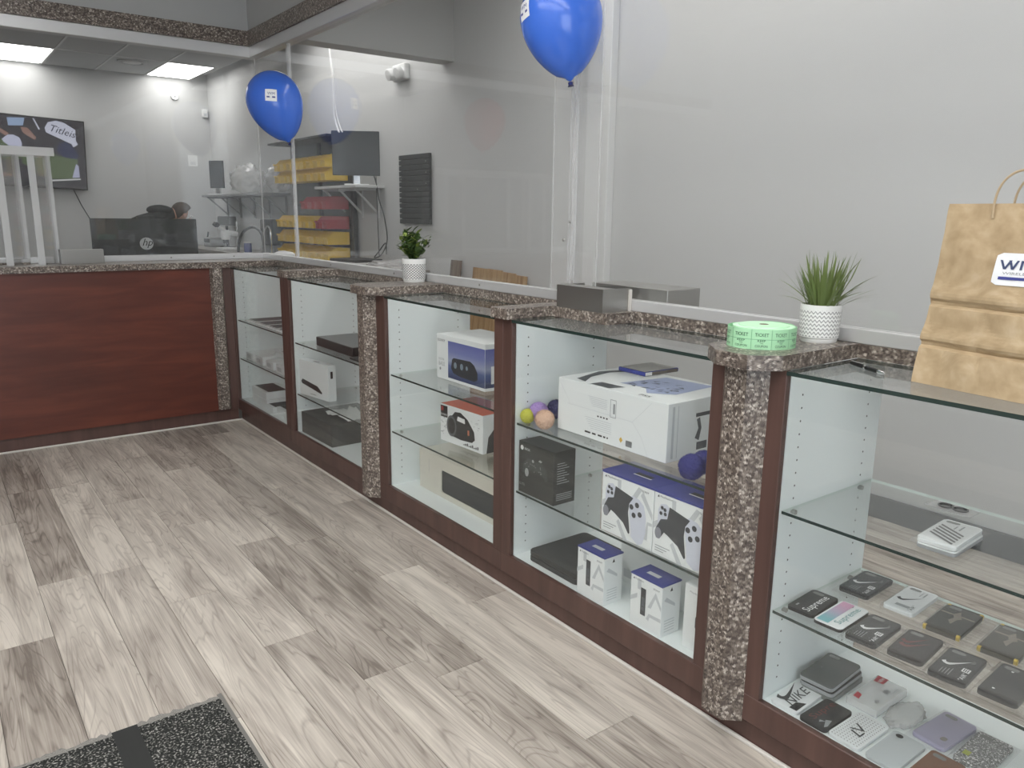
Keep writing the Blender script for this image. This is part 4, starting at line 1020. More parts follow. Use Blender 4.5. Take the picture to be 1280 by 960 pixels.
for k, lb in enumerate(('bottom clear case of the dark stack by the white side panel', 'middle dark case of the stack by the white side panel', 'grey phone case topping the stack by the white side panel')):
    phone(lb, (.213, -4.305+.004*k), 2+k, .17, .094, z+.0142*k, .0135, [mat('case_smoke', (120, 124, 122), .3), CB, mat('case_smoke2', (86, 90, 90), .25)][k], None, hole=(k == 2), side=[None, mat('bumper_grey', (150, 152, 154), .4), mat('bumper_grey', (150, 152, 154), .4)][k], sleeve=False)
def art_supd(t, T, ln, wd): Print(T).text('Supre', .02, .036, .026, .1).build('lettering', mat('ink_maroon', (112, 62, 60), .5), t); Print(T).poly([(.01, .01), (.04, .024), (.05, .012), (.02, .006)], [(.02, .03), (.03, .034), (.035, .02)]).build('scribble_print', INKG, t)
phone('dark phone case with faded red SUPRE lettering', (.067, -4.376), 0, .13, .076, z, .010, CB, art_supd, sleeve=False, hole=False)
def art_lv(t, T, ln, wd):
    p = Print(T)
    for i in range(15):
        for j in range(9):
            x0, y0 = .006+i*.0088, .006+j*.0082; p.poly([(x0, y0), (x0+.0045, y0+.002), (x0+.0025, y0+.0045)])
    p.build('monogram_print', mat('ink_dots', (128, 128, 126), .5), t)
    p = Print(T, .0014); p.text('L', .045, .022, .028, .022, 0, .25); p.text('V', .058, .026, .03, .034); p.build('logo_print', mat('ink_pad2', (58, 60, 62), .4), t)
phone('white dotted phone case with a crossed LV monogram', (.076, -4.46), -1, .145, .082, z, .010, CW, art_lv, sleeve=False, hole=False)
t = thing('accessory_box', 'flat clear box with red NEW stickers behind the lettered cases', 'box', (.245, -4.415, z), 0)
B(-.08, .08, -.042, .042, .0006, .024).build('box', BAGPL, t, bevel=.002); B(-.078, .078, -.04, .04, .001, .006).build('tray', CARD, t)
T = Face((-.08, -.042, .024), (1, 0, 0), (0, 1, 0)); pr = Print(T).poly([(.125, .05), (.158, .052), (.156, .08), (.122, .076)], [(.01, .055), (.035, .06), (.04, .075), (.012, .072)]); pr.build('red_sticker', mat('ink_new', (176, 46, 62), .4), t)
Print(T, .0014).text('NEW', .127, .058, .009, .026).build('lettering', INKW, t); pr = Print(T); pr.poly(rect(.09, .11, .02, .034), rect(.03, .045, .015, .024), rect(.1, .14, .012, .014)); pr.build('small_print', INKG, t)
def crumple(name, label, cat, c, rad3, m, seed, amp=.35, parent=None):
    bm = bmesh.new(); bmesh.ops.create_icosphere(bm, subdivisions=4, radius=1)
    for v in bm.verts:
        d = v.co.normalized(); n = 1+amp*(abs(mnoise.noise(d*2.3+Vector((seed, 0, 0))))+.6*abs(mnoise.noise(d*5.1+Vector((0, seed, 0))))-.35)
        v.co = Vector((d.x*rad3[0]*n, d.y*rad3[1]*n, max(-rad3[2]*.98, d.z*rad3[2]*n)+rad3[2]))
    me = bpy.data.meshes.new(name); bm.to_mesh(me); bm.free(); me.materials.append(m); o = bpy.data.objects.new(name, me); COL.objects.link(o); o.location = c
    for p in me.polygons: p.use_smooth = True
    return tag(o, label, cat)
crumple('plastic_bag', 'empty clear plastic bag between the clear box and the lilac case', 'plastic bag', (.235, -4.497, z), (.075, .038, .006), BAGPL, 3)
def art_pur(t, T, ln, wd): Print(T).poly(rrect(.018, .014, .005, 3, .04, .022)).build('ring_mark', mat('ink_taupe', (126, 118, 112), .4), t)
phone('lilac phone case in a clear sleeve', (.252, -4.588), -4, .16, .082, z, .010, mat('case_lilac', (170, 166, 192), .4), art_pur)
phone('pale grey phone case with one dark camera hole', (.077, -4.553), 0, .148, .078, z, .010, mat('case_palegrey', (186, 192, 194), .35), lambda t, T, ln, wd: Print(T).poly(circ(ln-.018, wd-.02, .008, 14, .009)).build('camera_hole', INK, t), hole=False, sleeve=False)
BRN = mat('case_brown', (126, 88, 68), .5); nt, b = nodes(BRN); n = nt.nodes.new('ShaderNodeTexNoise'); n.inputs['Scale'].default_value = 60; rp = ramp(nt, [(.35, (96, 66, 52)), (.5, (140, 92, 66)), (.62, (88, 96, 90)), (.7, (150, 112, 84))]); nt.links.new(n.outputs[0], rp.inputs[0]); nt.links.new(rp.outputs[0], b.inputs['Base Color'])
phone('brown mottled phone case at the bottom edge', (.078, -4.645), 0, .15, .08, z, .010, BRN, sleeve=False)
GLIT = mat('case_glitter', (150, 150, 150), .35, .3); nt, b = nodes(GLIT); vo = nt.nodes.new('ShaderNodeTexVoronoi'); vo.inputs['Scale'].default_value = 380; sp = nt.nodes.new('ShaderNodeSeparateColor'); tc = nt.nodes.new('ShaderNodeTexCoord'); nt.links.new(tc.outputs['Object'], vo.inputs['Vector']); nt.links.new(vo.outputs['Color'], sp.inputs[0]); rp = ramp(nt, [(0, (96, 96, 96)), (.6, (150, 150, 150)), (.85, (176, 176, 176)), (.92, (250, 250, 250))]); nt.links.new(sp.outputs[0], rp.inputs[0]); nt.links.new(rp.outputs[0], b.inputs['Base Color'])
phone('silver glitter phone case beside the lilac one', (.243, -4.682), 1, .156, .08, z, .010, GLIT, lambda t, T, ln, wd: Print(T).poly(rect(.03, .05, .055, .07)).build('yellow_sticker', mat('ink_lime', (182, 190, 72), .5), t))

# ================================================================== FLOOR MAT
MATM = mat('mat_fleck', (60, 60, 58), .95, spec=.1); nt, b = nodes(MATM)
n = nt.nodes.new('ShaderNodeTexNoise'); n.inputs['Scale'].default_value = 170; n.inputs['Detail'].default_value = 3; rp = ramp(nt, [(.44, (42, 43, 42)), (.55, (66, 67, 65)), (.64, (150, 148, 144)), (.72, (190, 187, 182))]); tc = nt.nodes.new('ShaderNodeTexCoord'); nt.links.new(tc.outputs['Object'], n.inputs['Vector'])
nt.links.new(n.outputs[0], rp.inputs[0]); nt.links.new(rp.outputs[0], b.inputs['Base Color'])
bp = nt.nodes.new('ShaderNodeBump'); bp.inputs['Strength'].default_value = .6; bp.inputs['Distance'].default_value = .004; nt.links.new(n.outputs[0], bp.inputs['Height']); nt.links.new(bp.outputs[0], b.inputs['Normal'])
MATG = mat('mat_worn', (150, 147, 142), .95, spec=.1); nt, b = nodes(MATG); n = nt.nodes.new('ShaderNodeTexNoise'); n.inputs['Scale'].default_value = 130; rp = ramp(nt, [(.4, (96, 95, 92)), (.6, (168, 165, 160))]); nt.links.new(n.outputs[0], rp.inputs[0]); nt.links.new(rp.outputs[0], b.inputs['Base Color'])
t = thing('floor_mat', 'black flecked entrance mat with a plain black stripe and frayed grey edge', 'mat', (-1.095, -3.13, 0))
xs0, xs1 = -.30, -.235
B(-1.6, xs0, -1.2, -.03, 0, .007).build('pile', MATM, t); B(xs1, -.012, -1.2, -.03, 0, .007).build('pile', MATM, t)
B(xs0, xs1, -1.2, -.012, 0, .0055).build('stripe', mat('mat_black', (44, 45, 44), .9), t)
B(-.012, 0, -1.2, 0, 0, .004).build('edging', mat('mat_edge', (118, 116, 112), .8), t)
rnd = random.Random(8); mb = MB(); n = 120
for (xa, xb) in ((-1.6, xs0), (xs1, -.012)):
    k = int((xb-xa)/.012); up = [(xa+(xb-xa)*i/k, -.008+rnd.uniform(-.008, .008)) for i in range(k+1)]
    mb.prism([(xa, -.03), (xb, -.03)]+up[::-1], 0, .005)
mb.build('frayed_edge', MATG, t)

# ================================================================== BEHIND THE SCREEN
# --- desk and wide monitor behind the service counter
DESK = mat('desk_top', (150, 148, 144), .5)
t = thing('staff_desk', 'low grey staff desk behind the service counter', 'desk', (-.9, 1.0, 0)); B(-1.4, 1.3, -.38, .38, .72, .75).build('desktop', DESK, t)
for (x, y) in ((-1.35, -.33), (1.25, -.33), (-1.35, .33), (1.25, .33)): B(x-.025, x+.025, y-.025, y+.025, 0, .72).build('leg', DGREY, t)
a = on_y(112.5, 273, 1.0); c = on_y(245, 273.5, 1.0); mw = c.x-a.x; ztop = (a.z+c.z)/2; mh = .385
t = thing('monitor', 'wide black monitor seen from behind with a round silver HP logo', 'monitor', ((a.x+c.x)/2, 1.0, .7505))
zz = ztop-.7505
mb = MB(); N = 12; prof = [(-mw/2+mw*i/N, .02*(1-(2*i/N-1)**2)*-1) for i in range(N+1)]
mb.prism([(x, y) for x, y in prof]+[(x, y+.03) for x, y in prof[::-1]], zz-mh, zz).build('housing', mat('monitor_black', (42, 45, 46), .45), t)
B(-.03, .03, .0, .04, .01, zz-mh+.1).build('stand_column', BLACK, t); B(-.14, .14, -.06, .14, 0, .012).build('stand_base', BLACK, t, bevel=.003)
lc = on_y(183, 304.5, .985); F_ = Face((0, -.0215, 0), (1, 0, 0), (0, 0, 1)); lx, lz = lc.x-(a.x+c.x)/2, lc.z-.7505
Print(F_).poly(circ(lx, lz, .047, 24, .045)).build('logo_disc', mat('logo_silver', (190, 193, 194), .3), t)
Print(F_, .0016).text('hp', lx-.034, lz-.032, .068, .066, 0, .35).build('logo_letters', BLACK, t)
ca = on_y(171, 271, 1.0); cb = on_y(193, 271, 1.0); B(ca.x-(a.x+c.x)/2, cb.x-(a.x+c.x)/2, -.01, .03, zz, zz+.022).build('webcam', BLACK, t, bevel=.003)

# --- television on the rear wall
t = thing('television', 'wall mounted television showing a golf picture', 'television', (.255-.76, 6.612, 2.13)); t.rotation_euler = (0, math.radians(2.2), 0)
hw, hh = .76, .44
B(-hw, hw, 0, .05, -hh, hh).build('housing', BLACK, t, bevel=.004)
TVF = Face((-hw, -.001, -hh), (1, 0, 0), (0, 0, 1)); inv = Matrix.Rotation(math.radians(2.2), 3, 'Y').inverted()
def tv(cx, cy):
    w = inv @ (on_y(cx/8.725, 135+cy/8.725, 6.611)-Vector(t.location)); return (w.x+hw, w.z+hh)
def scr(name, col): 
    m = emit('screen_'+name, srgb(*[.75*c+.25*sum(col)/3 for c in col]), .33); return m
def tvpoly(nm, col, polys, off): Print(TVF, off).poly(*[[tv(*q) for q in p] for p in polys]).build('screen_image', scr(nm, col), t)
sc = Print(TVF, .0005).poly(rect(.015, 2*hw-.015, .02, 2*hh-.015)).build('screen', scr('base', (74, 72, 78)), t)
tvpoly('grass', (98, 116, 82), [[(240, 470), (520, 430), (620, 520), (850, 560), (830, 770), (560, 770), (240, 600)], [(0, 330), (300, 440), (420, 440), (200, 560), (0, 560)]], .002)
tvpoly('lower', (66, 68, 72), [[(0, 780), (880, 770), (880, 830), (0, 840)]], .003)
tvpoly('skin', (164, 124, 112), [[(0, 215), (100, 275), (60, 300), (0, 262)], [(220, 205), (300, 215), (395, 320), (380, 350), (250, 270)], [(0, 690), (130, 720), (130, 750), (0, 735)]], .003)
tvpoly('glove', (150, 178, 220), [[(70, 100), (265, 105), (250, 190), (90, 190)]], .0035)
tvpoly('navy', (64, 70, 104), [[(640, 390), (720, 370), (790, 420), (860, 520), (840, 560), (700, 540), (620, 470)]], .003)
tvpoly('cap', (196, 200, 230), [[(18, 335), (80, 290), (140, 288), (210, 320), (238, 380), (235, 480), (135, 480), (100, 410), (40, 370)]], .004)
tvpoly('club', (206, 210, 232), [[(485, 215), (520, 155), (610, 138), (700, 165), (820, 240), (828, 360), (850, 400), (800, 430), (780, 395), (500, 265)], [(352, 110), (368, 112), (435, 230), (420, 238)]], .004)
tvpoly('shoe', (176, 180, 214), [[(830, 610), (858, 640), (870, 760), (790, 760)]], .004)
p0 = tv(525, 245); p1 = tv(810, 330)
Print(TVF, .005).text('Titleis', p0[0], p0[1], .085, math.hypot(p1[0]-p0[0], p1[1]-p0[1]), math.atan2(p1[1]-p0[1], p1[0]-p0[0]), .25).build('screen_lettering', scr('ink', (60, 60, 78)), t)
tvpoly('caption', (206, 208, 208), [[(566, 782), (880, 770), (880, 785), (566, 800)], [(0, 765), (80, 768), (80, 775), (0, 772)]], .004)
B(-.2, .2, .05, .08, -.15, .15).build('wall_bracket', DGREY, t)
a = on_y(92, 237, 6.66); c = on_y(114, 276, 6.66)
o = MB().tube([a, a.lerp(c, .5)+Vector((-.01, 0, 0)), c, Vector((c.x+.05, 6.66, .9))], .006, 6).build('power_cord', BLACK); tag(o, 'black cord running down the rear wall from the television', 'cord')

# --- small fittings on the rear wall
w = on_y(218, 121, 6.7); t = thing('wall_alarm', 'small round white alarm high on the rear wall', 'alarm', (w.x, 6.6995, w.z)); RX = Matrix.Rotation(PI/2, 4, 'X')
MB().lathe([(.05, 0), (.05, .018), (.042, .026)], 24, M=RX).build('base', WPLAS, t, smooth=True); MB().lathe([(.012, .026), (.012, .03)], 12, M=RX).build('sounder', INKG, t)
w = on_x(256.5, 144, 1.9); t = thing('motion_sensor', 'small white box sensor in the corner of the rear room', 'sensor', (1.84, 6.6995, w.z))
B(-.04, .03, -.05, 0, -.055, .055).build('housing', WPLAS, t, bevel=.006); B(-.025, .015, -.053, -.05, -.035, .0).build('lens', INKL, t)
w = on_y(241, 201, 6.7); t = thing('wall_notice', 'white paper notice taped to the rear wall', 'notice', (w.x, 6.6995, w.z)); B(-.065, .065, -.002, 0, -.075, .075).build('sheet', mat('notice_paper', (226, 227, 226), .6), t)
F_ = Face((-.065, -.0021, -.075), (1, 0, 0), (0, 0, 1)); pr = Print(F_); [pr.poly(rect(.025, .1-.012*(k % 2), .05-.012*k, .055-.012*k)) for k in range(3)]; pr.build('text_lines', INKL, t)
# emergency light on the right wall
w = on_x(504, 90, 1.9); t = thing('emergency_light', 'white twin head emergency light high on the right wall', 'emergency light', (1.8995, w.y, w.z))
B(-.05, 0, -.12, .12, -.075, .06).build('housing', WPLAS, t, bevel=.01)
for s in (-1, 1):
    MB().lathe([(.02, 0), (.048, .02), (.05, .06), (.044, .066)], 20, M=Matrix.Translation((-.05, s*.075, -.01)) @ Matrix.Rotation(-PI/2-.3, 4, 'Y')).build('lamp_head', WPLAS, t, smooth=True)
# black slatted panel
a = on_x(502, 196, 1.9); c = on_x(541, 281, 1.9); y0, y1, z0, z1 = c.y, a.y, c.z, (a.z+.01)
t = thing('slat_panel', 'black slatted panel hung on the right wall above the leafy plant', 'slat panel', (1.899, (y0+y1)/2, z0)); hw2 = (y1-y0)/2
B(-.012, 0, -hw2+.01, hw2-.01, .004, z1-z0-.004).build('backing', BLACK, t); ns = 13; sh_ = (z1-z0)/ns
for k in range(ns): B(-.03, -.012, -hw2, hw2, k*sh_+.004, (k+1)*sh_-.003).build('slat', mat('slat_black', (52, 56, 57), .5), t, bevel=.003)
for (yy, k) in ((-.8, 11.5), (-.8, 9.5), (-.8, 7.5), (.85, 8.5), (-.25, 6.5)): MB().lathe([(.006, 0), (.006, .003)], 8, M=Matrix.Translation((-.03, yy*hw2, k*sh_)) @ Matrix.Rotation(-PI/2, 4, 'Y')).build('screw', STEEL, t)
# leftover floor boards leaning at the right wall
for i, (pxa, pxb, pyt, tone) in enumerate(((588, 606, 334, 0), (606, 624, 336, 0), (624, 641, 340, 0), (641, 655, 344, 0))):
    a = on_x(pxa, pyt, 1.84); c = on_x(pxb, pyt, 1.84)
    o = MB().add([(-.10, c.y+.002, 0), (-.10, a.y-.002, 0), (0, a.y-.002, a.z), (0, c.y+.002, a.z-.004), (-.088, c.y+.002, 0), (-.088, a.y-.002, 0), (.012, a.y-.002, a.z), (.012, c.y+.002, a.z-.004)], [(0, 1, 2, 3), (7, 6, 5, 4), (0, 4, 5, 1), (3, 2, 6, 7), (1, 5, 6, 2), (0, 3, 7, 4)]).build('wood_board', OAK, loc=(1.865, 0, 0))
    tag(o, ['light oak board leaning on the right wall, farthest of four', 'light oak board leaning on the right wall, second from the far end', 'light oak board leaning on the right wall, third from the far end', 'light oak board leaning on the right wall, nearest of four'][i], 'board', 'oak boards leaning on the right wall')
a = on_x(565, 325, 1.84); c = on_x(577, 326, 1.84)
o = MB().add([(-.16, c.y, 0), (-.16, a.y, 0), (-.02, a.y+.03, a.z), (-.02, c.y+.03, a.z), (-.145, c.y, 0), (-.145, a.y, 0), (-.005, a.y+.03, a.z), (-.005, c.y+.03, a.z)], [(0, 1, 2, 3), (7, 6, 5, 4), (0, 4, 5, 1), (3, 2, 6, 7), (1, 5, 6, 2), (0, 3, 7, 4)]).build('wood_board', wood_mat('grey_board', (92, 84, 76), (118, 108, 98), (136, 126, 114), (14, 26, 1.2), .5), loc=(1.87, 0, 0))
tag(o, 'narrow greyish board leaning apart from the oak boards', 'board')

# --- repair bench along the right wall
BZ = .93
t = thing('repair_bench', 'long grey repair bench along the right wall', 'bench', (1.6, 3.6, 0))
B(-.3, .285, -3.0, 3.0, BZ-.035, BZ).build('bench_top', DESK, t)
for y in (-2.9, -1, 1, 2.9):
    for x in (-.26, .25): B(x-.02, x+.02, y-.02, y+.02, 0, BZ-.035).build('leg', DGREY, t)
def on_bench(px, py, x): w = on_x(px, py, x); return w
# wall shelves with brackets
def wall_shelf(label, y0, y1, z, d, m, nb):
    t = thing('wall_shelf', label, 'shelf', (1.8995, (y0+y1)/2, z), 0, 'white bracket shelves on the right wall'); h = (y1-y0)/2
    B(-d, 0, -h, h, -.025, 0).build('board', m, t, bevel=.003)
    for k in range(nb):
        y = -h+.12+(2*h-.24)*k/(nb-1)
        B(-.02, 0, y-.012, y+.012, -.30, -.025).build('bracket', m, t); B(-d+.04, -.02, y-.012, y+.012, -.045, -.025).build('bracket_arm', m, t)
        MB().tube([(-.012, y, -.26), (-d+.06, y, -.04)], .011, 6).build('bracket_brace', m, t)
LSH = mat('shelf_white', (196, 197, 197), .5)
s1 = on_x(406, 233, 1.62); s2 = on_x(478, 235, 1.9)
wall_shelf('white bracket shelf carrying the large dark monitor', 1.42, 2.35, 1.665, .30, LSH, 3)
wall_shelf('grey bracket shelf carrying the plastic bags near the rear corner', 3.75, 6.2, 1.63, .32, mat('shelf_grey', (150, 152, 152), .5), 5)
def screen(label, px, py, x, w, h, ang, zb, cat='monitor'):
    p = on_x(px, py, x); t = thing('monitor', label, cat, (p.x, p.y, zb), ang)
    B(-w/2, w/2, -.02, .02, .09, .09+h).build('housing', mat('monitor_grey', (52, 56, 58), .4), t, bevel=.003); B(-w/2+.01, w/2-.01, -.0215, -.02, .10, .08+h).build('screen', mat('screen_off', (62, 66, 68), .3), t)
    B(-.03, .03, .0, .03, .012, .12).build('stand_column', CHROME, t); B(-.11, .11, -.08, .09, 0, .012).build('stand_base', WPLAS, t, bevel=.003); return t
p = on_x(445, 190, 1.72); screen('large dark monitor on the white bracket shelf', 445, 190, 1.72, .44, .40, math.radians(-30), 1.666)
screen('small dark monitor turned sideways on the shelf in the rear corner', 271, 218, 1.70, .22, .36, math.radians(-58), 1.631)
# clear plastic bags on the far shelf
a = on_x(312, 224, 1.72); crumple('plastic_bag', 'big crumpled clear plastic bag on the far bracket shelf', 'plastic bag', (1.735, a.y+.16, 1.632), (.13, .5, .17), BAGPL, 5, .42)
a = on_x(350, 225, 1.74); crumple('plastic_bag', 'smaller clear plastic bag next to the bin rack on the far shelf', 'plastic bag', (1.745, a.y+.06, 1.632), (.12, .2, .15), BAGPL, 8, .5)
# dark equipment hanging under the shelf
a = on_x(346, 258, 1.75); t = thing('hot_air_station', 'dark box unit below the far shelf beside the bins', 'appliance', (1.74, a.y, 1.03)); B(-.13, .13, -.2, .2, 0, .3).build('housing', mat('unit_dark', (70, 73, 74), .5), t, bevel=.01); B(-.135, -.13, -.14, .02, .12, .24).build('panel', BLACK, t); B(-.1, .1, -.18, .18, -.0995, 0).build('pedestal', mat('unit_grey', (150, 152, 152), .5), t)
for k in range(3): MB().lathe([(.018, 0), (.015, .02)], 12, M=Matrix.Translation((-.13, .12-.0*k, .07+.06*k)) @ Matrix.Rotation(-PI/2, 4, 'Y')).build('knob', DGREY, t)

# bin rack
rk_y0, rk_y1 = 1.98, 3.55
t = thing('bin_rack', 'black steel rack of storage bins on the right wall', 'rack', (1.88, (rk_y0+rk_y1)/2, BZ)); h = (rk_y1-rk_y0)/2
RK = mat('rack_black', (50, 53, 54), .5)
for y in (-h, h-.05, 0): B(-.04, 0, y, y+.05, 0, 1.22).build('upright', RK, t)
B(-.3, 0, -h, h, 1.2, 1.22).build('top_shelf', RK, t)
B(-.012, -.002, -h+.05, h, .0, 1.2).build('back_panel', mat('rack_panel', (96, 99, 100), .5), t)
YEL = mat('bin_yellow', (224, 188, 60), .45); REDB = mat('bin_red', (170, 62, 66), .45)
def make_bin(m, label, group):
    t = thing('storage_bin', label, 'bin', (0, 0, 0), 0, group); w, d, h = .102, .24, .125; th = .004
    prof = [(-d, 0), (0, 0), (0, h), (-d*.72, h), (-d*.9, h*.62), (-d-.012, h*.62), (-d-.012, h*.56), (-d, h*.45)]
    for y in (0, w-th):
        mb = MB(); n = len(prof); mb.add([(x, y, z) for x, z in prof]+[(x, y+th, z) for x, z in prof], [list(range(n)), list(range(2*n-1, n-1, -1))]+[[i, (i+1) % n, n+(i+1) % n, n+i] for i in range(n)]); mb.build('side_wall', m, t)
    B(-d, 0, th, w-th, 0, th).build('bin_floor', m, t); B(-th, 0, th, w-th, th, h).build('back_wall', m, t); B(-d, -d+th, th, w-th, th, h*.52).build('front_lip', m, t); B(-d-.014, -d, .006, w-.006, h*.48, h*.54).build('label_rim', m, t)
    return t
rowz = [(203, 'Y'), (219, 'Y'), (254, 'R'), (278, 'Y'), (297, 'Y'), (316, 'Y')]
names = ['top', 'second', 'third', 'fourth', 'fifth', 'lowest']; ords = ['nearest', 'second', 'third', 'fourth', 'fifth', 'sixth', 'seventh', 'farthest']
protoY = protoR = None; rnd = random.Random(12)
for ri, (py, cc) in enumerate(rowz):
    zr = on_x(405, py+7.5, 1.72).z
    cnt = {2: 4, 3: 8}.get(ri, 8)
    B(-.02, -.012, -h+.05, h, zr-BZ+.03, zr-BZ+.05).build('hanging_rail', RK, bpy.data.objects['bin_rack'])
    for k in range(cnt):
        red = cc == 'R' or (ri == 3 and k < 2)
        y = rk_y0+.10+k*.178
        lab = '%s storage bin in the %s row of the wall rack, %s from the near end' % ('red' if red else 'yellow', names[ri], ords[k] if k else 'first')
        if red:
            if not protoR: o = protoR = make_bin(REDB, lab, 'bins on the wall rack')
            else: o = copy_tree(protoR)
        else:
            if not protoY: o = protoY = make_bin(YEL, lab, 'bins on the wall rack')
            else: o = copy_tree(protoY)
        o['label'] = lab; o.location = (1.838, y, zr)
# cables
def cable(label, pts, r, m, cat='cable'): o = MB().tube(pts, r, 6).build('cable', m); return tag(o, label, cat)
def smooth_pts(ps, n=6):
    out = []
    for i in range(len(ps)-1):
        p0 = ps[max(i-1, 0)]; p1 = ps[i]; p2 = ps[i+1]; p3 = ps[min(i+2, len(ps)-1)]
        for k in range(n):
            t_ = k/n; out.append(.5*((2*p1)+(p2-p0)*t_+(2*p0-5*p1+4*p2-p3)*t_*t_+(3*p1-p0-3*p2+p3)*t_**3))
    return out+[ps[-1]]
cable('dark cable looping down from the large monitor to the bench', smooth_pts([on_x(x, y, 1.82) for x, y in ((467, 218), (471, 232), (474, 250), (480, 270), (484, 300), (477, 318), (468, 322), (474, 314), (482, 304), (483, 318))]), .006, DGREY)
cable('thin straight dark cable beside the looping one', [on_x(x, y, 1.86) for x, y in ((470, 220), (472, 270), (474, 320))], .004, DGREY)
cable('white cable hanging from the bulkhead to the large monitor', smooth_pts([on_x(x, y, 1.555) for x, y in ((411, 58), (415, 90), (417, 120), (418, 145), (422, 161), (424, 165))]), .008, WPLAS)
cable('second white cable twisted beside the first one', smooth_pts([on_x(x, y, 1.57) for x, y in ((412, 58), (416, 92), (418, 122), (421, 145), (426, 161), (428, 165))]), .006, WPLAS)
# things lying on the bench
w = on_x(445, 322, 1.55); t = thing('laptop_stack', 'closed dark laptop lying on white paper on the repair bench', 'laptop', (1.55, w.y, BZ), .2); B(-.17, .17, -.24, .24, 0, .045).build('paper_stack', mat('notice_paper', (226, 227, 226), .6), t); B(-.15, .15, -.2, .2, .045, .062).build('base', DGREY, t, bevel=.004); B(-.15, .15, -.2, .2, .063, .072).build('lid', DGREY, t, bevel=.003)
w = on_x(487, 320, 1.55); crumple('plastic_bag', 'crumpled clear plastic wrap on the bench behind the leafy plant', 'plastic bag', (1.6, w.y, BZ), (.2, .28, .045), BAGPL, 11, .6)
w = on_x(288, 312, 1.55); t = thing('microscope', 'white stereo microscope with black eyepieces on the repair bench', 'microscope', (1.55, w.y, BZ), math.radians(180))
B(-.14, .14, -.12, .12, 0, .03).build('base', WPLAS, t, bevel=.005); MB().tube([(-.1, 0, .03), (-.1, 0, .36)], .014, 12).build('column', CHROME, t)
MB().tube([(-.1, 0, .2), (.05, 0, .22)], .03, 12).build('arm', WPLAS, t); MB().lathe([(.045, 0), (.06, .03), (.06, .09), (.045, .12)], 20, M=Matrix.Translation((.05, 0, .13))).build('body', WPLAS, t, smooth=True); MB().lathe([(.035, 0), (.04, .05)], 16, M=Matrix.Translation((.05, 0, .08))).build('objective', BLACK, t)
for s in (-1, 1): MB().tube([(.05, s*.03, .23), (.15, s*.035, .31)], .02, 12).build('tube', WPLAS, t); MB().tube([(.14, s*.035, .30), (.18, s*.036, .335)], .026, 12).build('eyepiece', BLACK, t)
w = on_x(283, 276, 1.74); t = thing('bench_lamp', 'dark bar lamp on a post above the microscope', 'lamp', (1.74, w.y, BZ)); B(-.05, .05, -.28, .24, w.z-BZ-.06, w.z-BZ+.06).build('lamp_bar', mat('lamp_dark', (84, 87, 88), .5), t, bevel=.012); MB().tube([(0, 0, 0), (0, 0, w.z-BZ-.06)], .018, 10).build('post', DGREY, t); B(-.08, .08, -.08, .08, 0, .015).build('foot', DGREY, t); B(-.045, .045, -.25, .2, w.z-BZ-.063, w.z-BZ-.06).build('diffuser', WPLAS, t)
pts = [on_x(x, y, 1.45) for x, y in ((298, 315), (299, 302), (304, 290), (315, 284), (324, 288), (329, 300), (330, 316))]; pts[0].z = pts[-1].z = BZ+.006
o = MB().tube(smooth_pts(pts), .016, 8).build('air_hose', BLACK); tag(o, 'thick black hose arching over the repair bench', 'hose')
pts = [on_x(x, y, 1.52) for x, y in ((327, 315), (329, 295), (334, 283), (338, 290), (339, 315))]; pts[0].z = pts[-1].z = BZ+.006
o = MB().tube(smooth_pts(pts), .011, 8).build('air_hose', CHROME); tag(o, 'slim metal hose arch right of the black one', 'hose')
w = on_x(272, 300, 1.65); t = thing('solder_station', 'light grey tool station left of the microscope', 'appliance', (1.65, w.y+.15, BZ)); MB().prism([(-.1, -.16), (.1, -.16), (.1, .16), (-.1, .16)], 0, .13).build('housing', mat('unit_grey', (150, 152, 152), .5), t, bevel=.008); B(-.104, -.1, -.12, .12, .06, .11).build('display', DGREY, t); MB().tube([(-.06, .19, .008), (-.02, .19, .2)], .012, 8).build('iron', BLACK, t)
w = on_x(313, 309, 1.5); t = thing('wire_spool', 'blue and white spool on the repair bench', 'spool', (1.47, w.y, BZ)); MB().lathe([(.05, 0), (.05, .01), (.03, .011)], 20).build('flange', WPLAS, t); MB().lathe([(.042, .011), (.045, .07), (.042, .12)], 20).build('winding', mat('wire_blue', (66, 76, 130), .5), t, smooth=True); MB().lathe([(.05, .12), (.05, .13)], 20).build('flange', WPLAS, t)
w = on_x(356, 312, 1.45); t = thing('label_tool', 'white oval hand tool lying on the bench by the screen corner', 'tool', (1.45, w.y, BZ), .6); MB().lathe([(.01, -.13), (.035, -.08), (.04, .0), (.03, .08), (.01, .12)], 16, M=Matrix.Translation((0, 0, .042)) @ Matrix.Rotation(PI/2, 4, 'X')).build('body', WPLAS, t, smooth=True); B(-.01, .01, .1, .2, .03, .05).build('nozzle', DGREY, t)

